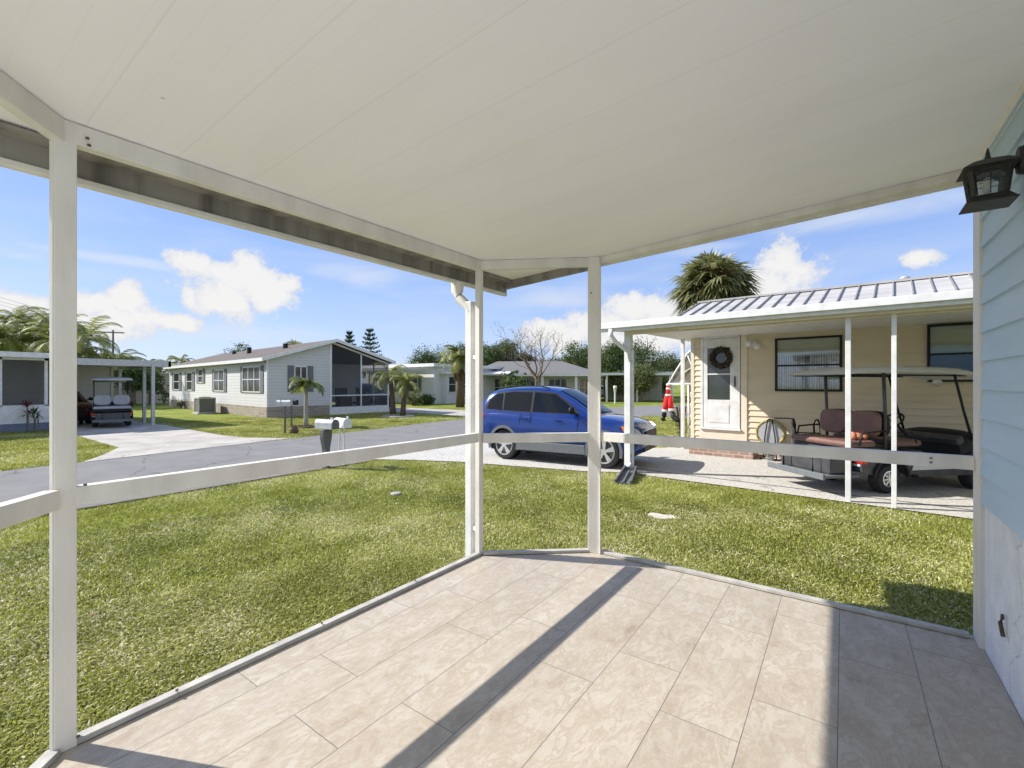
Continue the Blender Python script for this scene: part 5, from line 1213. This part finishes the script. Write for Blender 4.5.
# distant tree line: each tree its own
far_trees=[
 (-2,52,6.8,7,'leaf','dark tree mass at the far left behind the tall palms'),
 (30,55,7.0,8,'leaf_olive','dense green tree behind the palms left of the near porch post'),
 (88,54,5.8,7,'leaf','dark tree behind the palms above the carport roof'),
 (118,58,4.6,7,'leaf_olive','lower green tree behind the middle of the carport roof'),
 (148,60,3.9,6,'leaf','lowest dark tree at the right end of the carport roof'),
 (330,80,5.0,9,'leaf_olive','low hazy tree behind the ridge of the shuttered house'),
 (382,60,4.8,5,'leaf','small dark tree just right of the norfolk pines'),
 (405,72,4.6,6,'leaf_olive','low tree left of the bay window house roof'),
 (424,70,7.0,6,'leaf','dark tree above the left end of the flat white roof'),
 (440,74,7.9,7,'leaf_olive','taller tree above the middle of the flat white roof'),
 (462,72,7.8,6,'leaf','dark tree above the bay window behind the fan palm'),
 (480,66,7.2,6,'leaf','dark tree directly behind the slim corner post'),
 (494,62,7.0,5,'leaf','dark green tree just right of the slim corner post'),
 (508,64,7.8,5,'leaf_olive','tall green tree left of the bare tree'),
 (525,66,6.2,6,'leaf_brown','brownish tree behind the left of the bare tree'),
 (545,70,5.3,7,'leaf_brown','low brown green tree directly behind the bare tree'),
 (563,66,5.6,6,'leaf_olive','low olive tree right of the bare tree'),
 (578,60,6.9,6,'leaf','rounded green tree left of the thick corner post'),
 (593,62,6.8,6,'leaf_olive','olive tree hidden mostly by the thick corner post'),
 (612,52,6.6,5,'leaf','tall dark tree right of the thick corner post'),
 (636,58,7.0,9,'leaf','large rounded oak framed by the neighbour carport posts'),
 (655,85,5.5,7,'leaf_olive','far low tree behind the santa legs'),
 (668,64,6.0,6,'leaf_olive','tree just left of the scrolled trellis'),
 (690,70,6.0,8,'leaf','dark tree behind the scrolled trellis'),
 (622,44,3.0,3,'leaf_olive','bushy young tree beyond the hood of the blue car'),
 (641,43,3.6,3.4,'leaf_olive','yellow green bushy tree beside the second street'),
 (655,55,3.2,4,'leaf','dark shrubby tree in front of the far carport')]
for i,(px,d,h,w,m_,lab) in enumerate(far_trees):
    tree('leafy_tree',lab,'tree',*at(px,d),h,w,M[m_],200+i,int(6500+w*500),.2 if d>50 else .15,.2,'trees along the horizon',low=.22 if h<5 else .3)
# bare tree
x,y=at(536,42); t=thing('bare_tree','leafless grey branching tree in front of the grey roofed house','tree',(x,y,0)); rr=random.Random(5); mb=MB(); tips=[]
mb.tube([(0,0,0),(.05,0,1.2),(0,.05,2.4)],[.17,.14,.12],8)
for k in range(7):
    a=k*.9+rr.random()*.4; bough(mb,(0,0,1.7+.15*k),(math.cos(a),math.sin(a),1.1),2.5,.075,3,rr,.62,.1,tips)
mb.build('branches', M['bark'], t)
for k in range(3): pass
c_=np.array([tuple(p) for p in tips]); r_=np.random.default_rng(8); c_=np.repeat(c_,4,axis=0)+r_.normal(0,.12,(len(c_)*4,3)); n=len(c_)
raw('dry_leaves', leaf_cards(c_,.09,r_), np.arange(n*4), np.full(n,4), M['leaf_brown'], np.repeat(np.clip(r_.normal(.5,.2,n),0,1),4), t)
# shrubs
def shrub(label,px,d,h,w,m_,seed,group='shrubs',n=1500,size=.13):
    x,y=at(px,d); t=thing('shrub',label,'shrub',(x,y,0),0,group); mb=MB(); rr=random.Random(seed)
    for k in range(6): a=k*1.05; mb.tube([(0,0,0),(math.cos(a)*w*.15,math.sin(a)*w*.15,h*.4),(math.cos(a)*w*.3,math.sin(a)*w*.3,h*.7)],.02,5)
    mb.build('stems', M['bark'], t)
    crown('foliage',[(0,0,h*.5,w*.42,w*.42,h*.42),(w*.2,0,h*.35,w*.3,w*.3,h*.3),(-w*.2,.1,h*.6,w*.25,w*.25,h*.3)],n,size,M[m_],t,seed,.1,per=16)
shrub('dark conical shrub in front of the grey roofed house',515,39,3.0,3.0,'leaf',61,n=2600,size=.2)
shrub('small round shrub at the corner of the bay window house',413,36,1.0,1.6,'leaf_olive',62)
shrub('low shrub left of the bay window',427,37,.9,1.3,'leaf',63)
shrub('tiny flowering shrub in front of the screened room',342,26.5,.7,.8,'leaf_brown',64,n=500,size=.09)
shrub('low dark bush near the black car',382,28.5,.7,.9,'leaf_brown',65,n=500,size=.09)
shrub('low hedge clump right of the bay window palm',470,36,1.6,1.8,'leaf_olive',66)
shrub('small plant along the wall by the air conditioner',181,31.5,.7,.6,'leaf_olive',67,n=300,size=.09)
shrub('dry climber at the foot of the scrolled trellis',681,12.9,1.5,.45,'leaf_olive',68,n=500,size=.05)
# brown skirted palm right of bay window
x,y=at(460,33.5); t=thing('fan_palm','shaggy fan palm with brown skirt in front of the bay window house','palm tree',(x,y,0),0,'fan palms'); MB().tube([(0,0,0),(0,0,3.3)],[.32,.26],10).build('trunk',M['boots'],t,True)
feather_fronds('crown',30,1.9,M['leaf_palm'],t,31,3.4,1.0,(0,0),.6,20,(0,80),.05); feather_fronds('dry_skirt',30,1.4,M['leaf_brown'],t,32,3.0,.7,(0,0),.35,12,(-75,-30),.04)
# red cordylines in front of screened house
for i,(px,d,h,lab) in enumerate(((27,16.0,1.15,'taller spiky red cordyline against the left white wall'),(34,15.8,.85,'shorter dark spiky plant against the left white wall'))):
    x,y=at(px,d); t=thing('cordyline',lab,'plant',(x,y,0),0,'cordylines by the screened wall'); mb=MB(); mb.tube([(0,0,0),(.03,0,h*.75)],.015,5); mb.tube([(0,0,0),(-.1,.05,h*.55)],.015,5); mb.build('stem',M['bark'],t)
    V=[];F=[];S=[];T=[]; rr=random.Random(i)
    for c,z in (((.03,0),h*.75),((-.1,.05),h*.55)):
        for k in range(26):
            a=rr.random()*6.28; el=R(rr.uniform(-15,80)); ln=rr.uniform(.25,.42); dv=Vector((math.cos(a)*math.cos(el),math.sin(a)*math.cos(el),math.sin(el))); s_=Vector((-math.sin(a),math.cos(a),0))*.022
            b_=Vector((c[0],c[1],z)); m2=b_+dv*ln*.6; tp=b_+dv*ln+Vector((0,0,-.08)); j=len(V); V+=[tuple(b_),tuple(m2-s_),tuple(tp),tuple(m2+s_)]; F+=[j,j+1,j+2,j+3]; S.append(4); T+=[rr.random()]*4
    raw('leaves',V,F,S,M['leaf_red'] if i==0 else M['leaf'],T,t)
# climbing plant stem right of the carport
shrub('thin climbing plant on the tan shed wall',164,37,1.9,1.1,'leaf',71,n=250,size=.16)
# big sabal palm behind the neighbour roof
x,y=at(713,18.8); t=thing('fan_palm','big sabal palm with dense drooping fan crown above the metal roof','palm tree',(x,y,0),0,'fan palms')
MB().tube([(0,0,0),(0,0,2),(0,0,5.2)],[.3,.24,.26],12).build('trunk',M['boots'],t,True)
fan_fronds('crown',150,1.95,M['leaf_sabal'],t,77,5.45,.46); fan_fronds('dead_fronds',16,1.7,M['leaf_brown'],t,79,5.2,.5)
mb=MB()
rr=random.Random(4)
for k in range(60):
    a=rr.random()*6.28; mb.tube([(0,0,5.5),(math.cos(a)*.5,math.sin(a)*.5,5.3-rr.random()*.3),(math.cos(a)*.75,math.sin(a)*.75,4.5-rr.random()*.4)],.02,4)
mb.build('dead_stalks',M['boots'],t)

# ================================================================== GRASS
def noise2(x,y,s,seed):
    r=np.random.default_rng(seed); out=np.zeros_like(x)
    for k in range(7):
        a=r.random()*6.283; f=s*(.6+1.1*r.random()); out+=np.sin((x*np.cos(a)+y*np.sin(a))*f+r.random()*6.283)
    return out/7
def inside(poly,x,y):
    c=np.zeros(len(x),bool); n=len(poly)
    for i in range(n):
        x1,y1=poly[i]; x2,y2=poly[(i+1)%n]
        m=((y1>y)!=(y2>y)); xi=(x2-x1)*(y-y1)/(y2-y1+1e-12)+x1; c^=m&(x<xi)
    return c
def in_view(x,y,margin=60):
    d=-x*math.sin(YAW)+y*math.cos(YAW); l=x*math.cos(YAW)+y*math.sin(YAW)
    return (d>.8)&(np.abs(l/np.maximum(d,.1)*463)<512+margin)
roadpoly=near_edge+far_edge[::-1]
drvA=[(-13.15,2.7),(-14.2,3.3),(-15.4,3.85),(-20.6,4.0),(-29,4.0),(-29,7.1),(-22,7.05),(-16.5,6.75),(-15,6.9),(-13.75,7.6)]
drvC=[(-14.5,17.0),(-16,17.9),(-19,18.4),(-34,18.6),(-34,22.4),(-19,22.0),(-16,22.2),(-14.8,23.2)]
slabpoly=[(-2.45,.40),(-2.45,2.89),(-1.68,3.555),(XW+.03,3.555),(XW+6,3.555),(XW+6,YR),(-1.74,YR),(-1.74,-.29)]
bpatch=[(x,y) for x,y in pts] if False else None
def grass(name,n,x0,x1,y0,y1,h,w,seed,thin=None,dmin=0,dmax=1e9,bend=True):
    r=np.random.default_rng(seed); x=x0+(x1-x0)*r.random(n); y=y0+(y1-y0)*r.random(n)
    d=np.hypot(x,y); ok=in_view(x,y)&(d>=dmin)&(d<dmax)&~inside(slabpoly,x,y)&~inside(roadpoly,x,y)&~inside(drv,x,y)&~inside(drvA,x,y)&~inside(drvC,x,y)
    ok&=((x-bp_[0])/.18)**2+((y-bp_[1])/.14)**2>1+1.2*noise2(x,y,18,5)
    x=x[ok]; y=y[ok]; d=d[ok]; n=len(x)
    cl=noise2(x,y,1.6,1)+.8*noise2(x,y,5,2)+.5*noise2(x,y,14,3)
    tint=np.clip(.33+.30*cl+r.normal(0,.13,n),0,.66)
    dry=r.random(n)<np.clip(.22+.50*noise2(x,y,1.9,9)+.36*noise2(x,y,8,12),.03,.8); tint[dry]=r.uniform(.72,1,dry.sum())
    hh=h*(.6+.6*r.random(n))*(1+.35*noise2(x,y,6,4)); a=r.random(n)*6.283; lean=.3+1.0*r.random(n)
    ww=w*(.7+.6*r.random(n)); b=r.random(n)*6.283
    hh[dry]*=.75; lean[dry]+=.5
    wx,wy_=np.cos(b)*ww/2,np.sin(b)*ww/2; lx,ly=np.cos(a)*hh*lean,np.sin(a)*hh*lean
    if bend:
        P=np.zeros((n,5,3)); P[:,0]=np.stack([x-wx,y-wy_,np.zeros(n)],1); P[:,1]=np.stack([x+wx,y+wy_,np.zeros(n)],1)
        P[:,2]=np.stack([x+lx*.4+wx,y+ly*.4+wy_,hh*.75],1); P[:,3]=np.stack([x+lx*.4-wx,y+ly*.4-wy_,hh*.75],1); P[:,4]=np.stack([x+lx,y+ly,hh*.85],1)
        i=np.arange(n)[:,None]*5; fi=np.concatenate([i+np.array([[0,1,2,3]]),i+np.array([[3,2,4]])],1).ravel(); sz=np.tile([4,3],n)
        return P.reshape(-1,3),fi,sz,np.repeat(tint,5)
    P=np.zeros((n,3,3)); P[:,0]=np.stack([x-wx,y-wy_,np.zeros(n)],1); P[:,1]=np.stack([x+wx,y+wy_,np.zeros(n)],1); P[:,2]=np.stack([x+lx,y+ly,hh],1)
    return P.reshape(-1,3),np.arange(n*3),np.full(n,3),np.repeat(tint,3)
parts=[grass('a',1500000,-9,3,0,8.6,.034,.0085,1,dmax=4.6),
       grass('b',700000,-9,3,0,9,.034,.009,2,dmin=4.6,dmax=7),
       grass('c',420000,-9,6,0,9,.036,.013,3,dmin=7,dmax=13,bend=False),
       grass('d',420000,-24,-9,-1,14,.045,.03,4,dmin=9,dmax=26,bend=False),
       grass('e',300000,-24,8,8,24,.05,.04,5,dmin=11,dmax=32,bend=False)]
V=[];F=[];S=[];T=[]; o_=0
for P,fi,sz,tn in parts: V.append(P); F.append(fi+o_); S.append(sz); T.append(tn); o_+=len(P)
go=raw('grass', np.concatenate(V), np.concatenate(F), np.concatenate(S), M['grassblade'], np.concatenate(T))
tag(go,'short coarse green lawn grass with dry patches','grass',kind='stuff')
r=np.random.default_rng(44); n=70
lx=-8+8.4*r.random(n); ly=0+8*r.random(n); ok=~inside(slabpoly,lx,ly)&~inside(drv,lx,ly); lx=lx[ok]; ly=ly[ok]
cc=np.stack([lx,ly,np.full(len(lx),.04)],1); lv=leaf_cards(cc,.06,r,.5); lv[:,2]=.035+.3*(lv[:,2]-.04)
tag(raw('fallen_leaves', lv, np.arange(len(cc)*4), np.full(len(cc),4), M['leaf_brown'], np.repeat(r.random(len(cc)),4)),'scattered small dry brown leaves on the lawn','leaves',kind='stuff')

# ================================================================== SKY, SUN, CAMERA
SUNDIR = Vector((-1.17,-.54,1)).normalized()
el = math.asin(SUNDIR.z)
sun=bpy.data.lights.new('sun','SUN'); sun.energy=3.1; sun.angle=R(.5); sun.color=(1,.955,.89)
so=bpy.data.objects.new('sun',sun); COL.objects.link(so); so.rotation_euler=SUNDIR.to_track_quat('Z','Y').to_euler()
w=bpy.data.worlds.new('World'); scene.world=w; w.use_nodes=True; nt=w.node_tree
bg=nt.nodes['Background']; bg.inputs['Strength'].default_value=.12
sky=N(nt,'ShaderNodeTexSky',sky_type='NISHITA'); sky.sun_disc=False; sky.sun_elevation=el; sky.sun_rotation=math.atan2(SUNDIR.x,SUNDIR.y); sky.air_density=1.0; sky.dust_density=.6; sky.ozone_density=2.2
tc=N(nt,'ShaderNodeTexCoord'); sp=N(nt,'ShaderNodeSeparateXYZ'); nv=N(nt,'ShaderNodeVectorMath',operation='NORMALIZE'); L(nt,tc.outputs['Generated'],nv.inputs[0]); L(nt,nv.outputs[0],sp.inputs[0])
azn=math_node(nt,'ARCTAN2',sp.outputs[1],sp.outputs[0]); eln=math_node(nt,'ARCSINE',sp.outputs[2])
nz=N(nt,'ShaderNodeTexNoise'); nz.inputs['Scale'].default_value=26; nz.inputs['Detail'].default_value=12; nz.inputs['Roughness'].default_value=.68; L(nt,nv.outputs[0],nz.inputs['Vector'])
nzl=N(nt,'ShaderNodeTexNoise'); nzl.inputs['Scale'].default_value=9; nzl.inputs['Detail'].default_value=5; L(nt,nv.outputs[0],nzl.inputs['Vector'])
def azel(px,py):
    k=(px-512)/HFOV_F; v=(FW[0]+k*RT[0],FW[1]+k*RT[1],(384-py)/HFOV_F); l=math.sqrt(sum(a*a for a in v)); return math.atan2(v[1],v[0]),math.asin(v[2]/l),l
def blobfield(bl):
    f=None
    for px,py,rx,ry in bl:
        a,e_,l=azel(px,py); rr=1/HFOV_F/l
        hx=((px-512)/HFOV_F); rxa=rx/HFOV_F/(1+hx*hx)/max(.5,math.cos(e_)) ; rya=ry/HFOV_F/l
        dx=math_node(nt,'DIVIDE',math_node(nt,'SUBTRACT',azn,a),rxa); dy=math_node(nt,'DIVIDE',math_node(nt,'SUBTRACT',eln,e_),rya)
        q=math_node(nt,'ADD',math_node(nt,'MULTIPLY',dx,dx),math_node(nt,'MULTIPLY',dy,dy))
        q=math_node(nt,'SUBTRACT',1.0,math_node(nt,'SQRT',q))
        f=q if f is None else math_node(nt,'SMOOTH_MAX' if False else 'MAXIMUM',f,q)
    return f
cum=[(12,303,24,12),(38,308,20,10),(92,305,26,13),(126,298,16,14),(110,322,42,16),(150,318,24,10),
 (196,263,24,11),(218,270,20,10),(243,276,24,20),(262,290,28,20),(224,300,34,18),(288,284,11,9),(178,322,24,8),(190,298,9,11),
 (640,309,30,13),(600,325,36,13),(668,318,30,18),(560,338,34,12),(640,338,70,16),(548,330,20,10),
 (784,262,20,19),(800,272,22,15),(766,285,24,16),(745,296,26,12),(922,257,16,7)]
cum=[(a,b,c*1.3,d*1.32) for a,b,c,d in cum]
f1=blobfield(cum)
dn=math_node(nt,'ADD',math_node(nt,'ADD',f1,.14),math_node(nt,'MULTIPLY',math_node(nt,'SUBTRACT',nz.outputs['Fac'],.5),2.6))
dn=math_node(nt,'ADD',dn,math_node(nt,'MULTIPLY',math_node(nt,'SUBTRACT',nzl.outputs['Fac'],.5),.6))
mr=N(nt,'ShaderNodeMapRange',interpolation_type='SMOOTHSTEP'); L(nt,dn,mr.inputs[0]); mr.inputs[1].default_value=-.02; mr.inputs[2].default_value=.46; cmask=math_node(nt,'MULTIPLY',mr.outputs[0],.96)
# thin high cloud
cir=[(860,215,150,16),(700,250,60,10),(360,278,60,16),(120,260,120,8),(240,335,160,22),(560,300,80,16),(900,290,120,14),(20,255,60,10)]
f2=blobfield(cir)
mpn=N(nt,'ShaderNodeMapping'); mpn.inputs['Scale'].default_value=(3,3,14); L(nt,nv.outputs[0],mpn.inputs[0])
nc2=N(nt,'ShaderNodeTexNoise'); nc2.inputs['Scale'].default_value=1.6; nc2.inputs['Detail'].default_value=7; nc2.inputs['Distortion'].default_value=.6; L(nt,mpn.outputs[0],nc2.inputs['Vector'])
d2=math_node(nt,'ADD',f2,math_node(nt,'MULTIPLY',math_node(nt,'SUBTRACT',nc2.outputs['Fac'],.5),2.2))
mr2=N(nt,'ShaderNodeMapRange',interpolation_type='SMOOTHSTEP'); L(nt,d2,mr2.inputs[0]); mr2.inputs[1].default_value=-.1; mr2.inputs[2].default_value=1.1; wm=math_node(nt,'MULTIPLY',mr2.outputs[0],.55)
# general faint veil
mr3=N(nt,'ShaderNodeMapRange'); L(nt,nc2.outputs['Fac'],mr3.inputs[0]); mr3.inputs[1].default_value=.45; mr3.inputs[2].default_value=.8; veil=math_node(nt,'MULTIPLY',mr3.outputs[0],.28)
mask=math_node(nt,'MAXIMUM',wm,veil)
CL=3.2
shade=N(nt,'ShaderNodeValToRGB'); shade.color_ramp.elements[0].position=.1; shade.color_ramp.elements[0].color=(CL*.74,CL*.79,CL*.90,1); shade.color_ramp.elements[1].position=.75; shade.color_ramp.elements[1].color=(CL*1.0,CL*.985,CL*.965,1); L(nt,dn,shade.inputs[0])
m1=N(nt,'ShaderNodeMix',data_type='RGBA'); 
gr=N(nt,'ShaderNodeValToRGB'); L(nt,math_node(nt,'DIVIDE',eln,1.5708),gr.inputs[0]); ge=gr.color_ramp.elements
ge[0].position=0; ge[0].color=(1.75,2.2,3.3,1); ge[1].position=1; ge[1].color=(.55,1.2,2.9,1); q__=ge.new(.12); q__.color=(1.20,1.72,3.05,1); q__=ge.new(.30); q__.color=(.55,1.08,2.7,1)
ms=N(nt,'ShaderNodeMix',data_type='RGBA'); ms.inputs['Factor'].default_value=.85; L(nt,sky.outputs[0],ms.inputs['A']); L(nt,gr.outputs[0],ms.inputs['B'])
# unseen broken white cloud added behind the viewer to raise ambient light
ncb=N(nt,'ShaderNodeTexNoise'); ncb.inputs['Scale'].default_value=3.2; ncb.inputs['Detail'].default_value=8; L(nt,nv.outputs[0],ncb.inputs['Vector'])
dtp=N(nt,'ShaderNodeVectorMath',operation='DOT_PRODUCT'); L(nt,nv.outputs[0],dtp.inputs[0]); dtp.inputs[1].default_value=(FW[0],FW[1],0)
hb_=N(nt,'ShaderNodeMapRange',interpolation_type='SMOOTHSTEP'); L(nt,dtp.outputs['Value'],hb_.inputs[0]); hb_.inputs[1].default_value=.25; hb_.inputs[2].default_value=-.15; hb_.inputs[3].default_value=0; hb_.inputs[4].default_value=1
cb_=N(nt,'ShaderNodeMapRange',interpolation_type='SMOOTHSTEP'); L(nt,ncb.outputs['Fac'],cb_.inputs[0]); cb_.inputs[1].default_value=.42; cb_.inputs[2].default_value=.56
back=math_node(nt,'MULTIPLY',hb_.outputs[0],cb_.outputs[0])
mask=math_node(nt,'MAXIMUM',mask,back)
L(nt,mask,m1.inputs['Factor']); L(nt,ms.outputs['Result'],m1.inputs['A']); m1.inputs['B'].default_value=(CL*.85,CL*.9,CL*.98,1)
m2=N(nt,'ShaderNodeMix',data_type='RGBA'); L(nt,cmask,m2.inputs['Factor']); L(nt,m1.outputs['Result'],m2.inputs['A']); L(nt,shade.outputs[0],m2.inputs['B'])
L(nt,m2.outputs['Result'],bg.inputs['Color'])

cam=bpy.data.cameras.new('camera'); cam.lens=36*HFOV_F/1024; cam.sensor_width=36; cam.clip_start=.05; cam.clip_end=2000
co=bpy.data.objects.new('camera',cam); COL.objects.link(co); co.location=(0,0,CAMZ); co.rotation_euler=(R(90),0,YAW); scene.camera=co
scene.render.resolution_x=1024; scene.render.resolution_y=768
vs_=scene.view_settings; vs_.view_transform='Standard'; vs_.look='None'; vs_.gamma=1; vs_.exposure=1.27
scene.render.engine='CYCLES'
scene.cycles.max_bounces=8; scene.cycles.diffuse_bounces=5; scene.cycles.transparent_max_bounces=12; scene.cycles.use_denoising=True
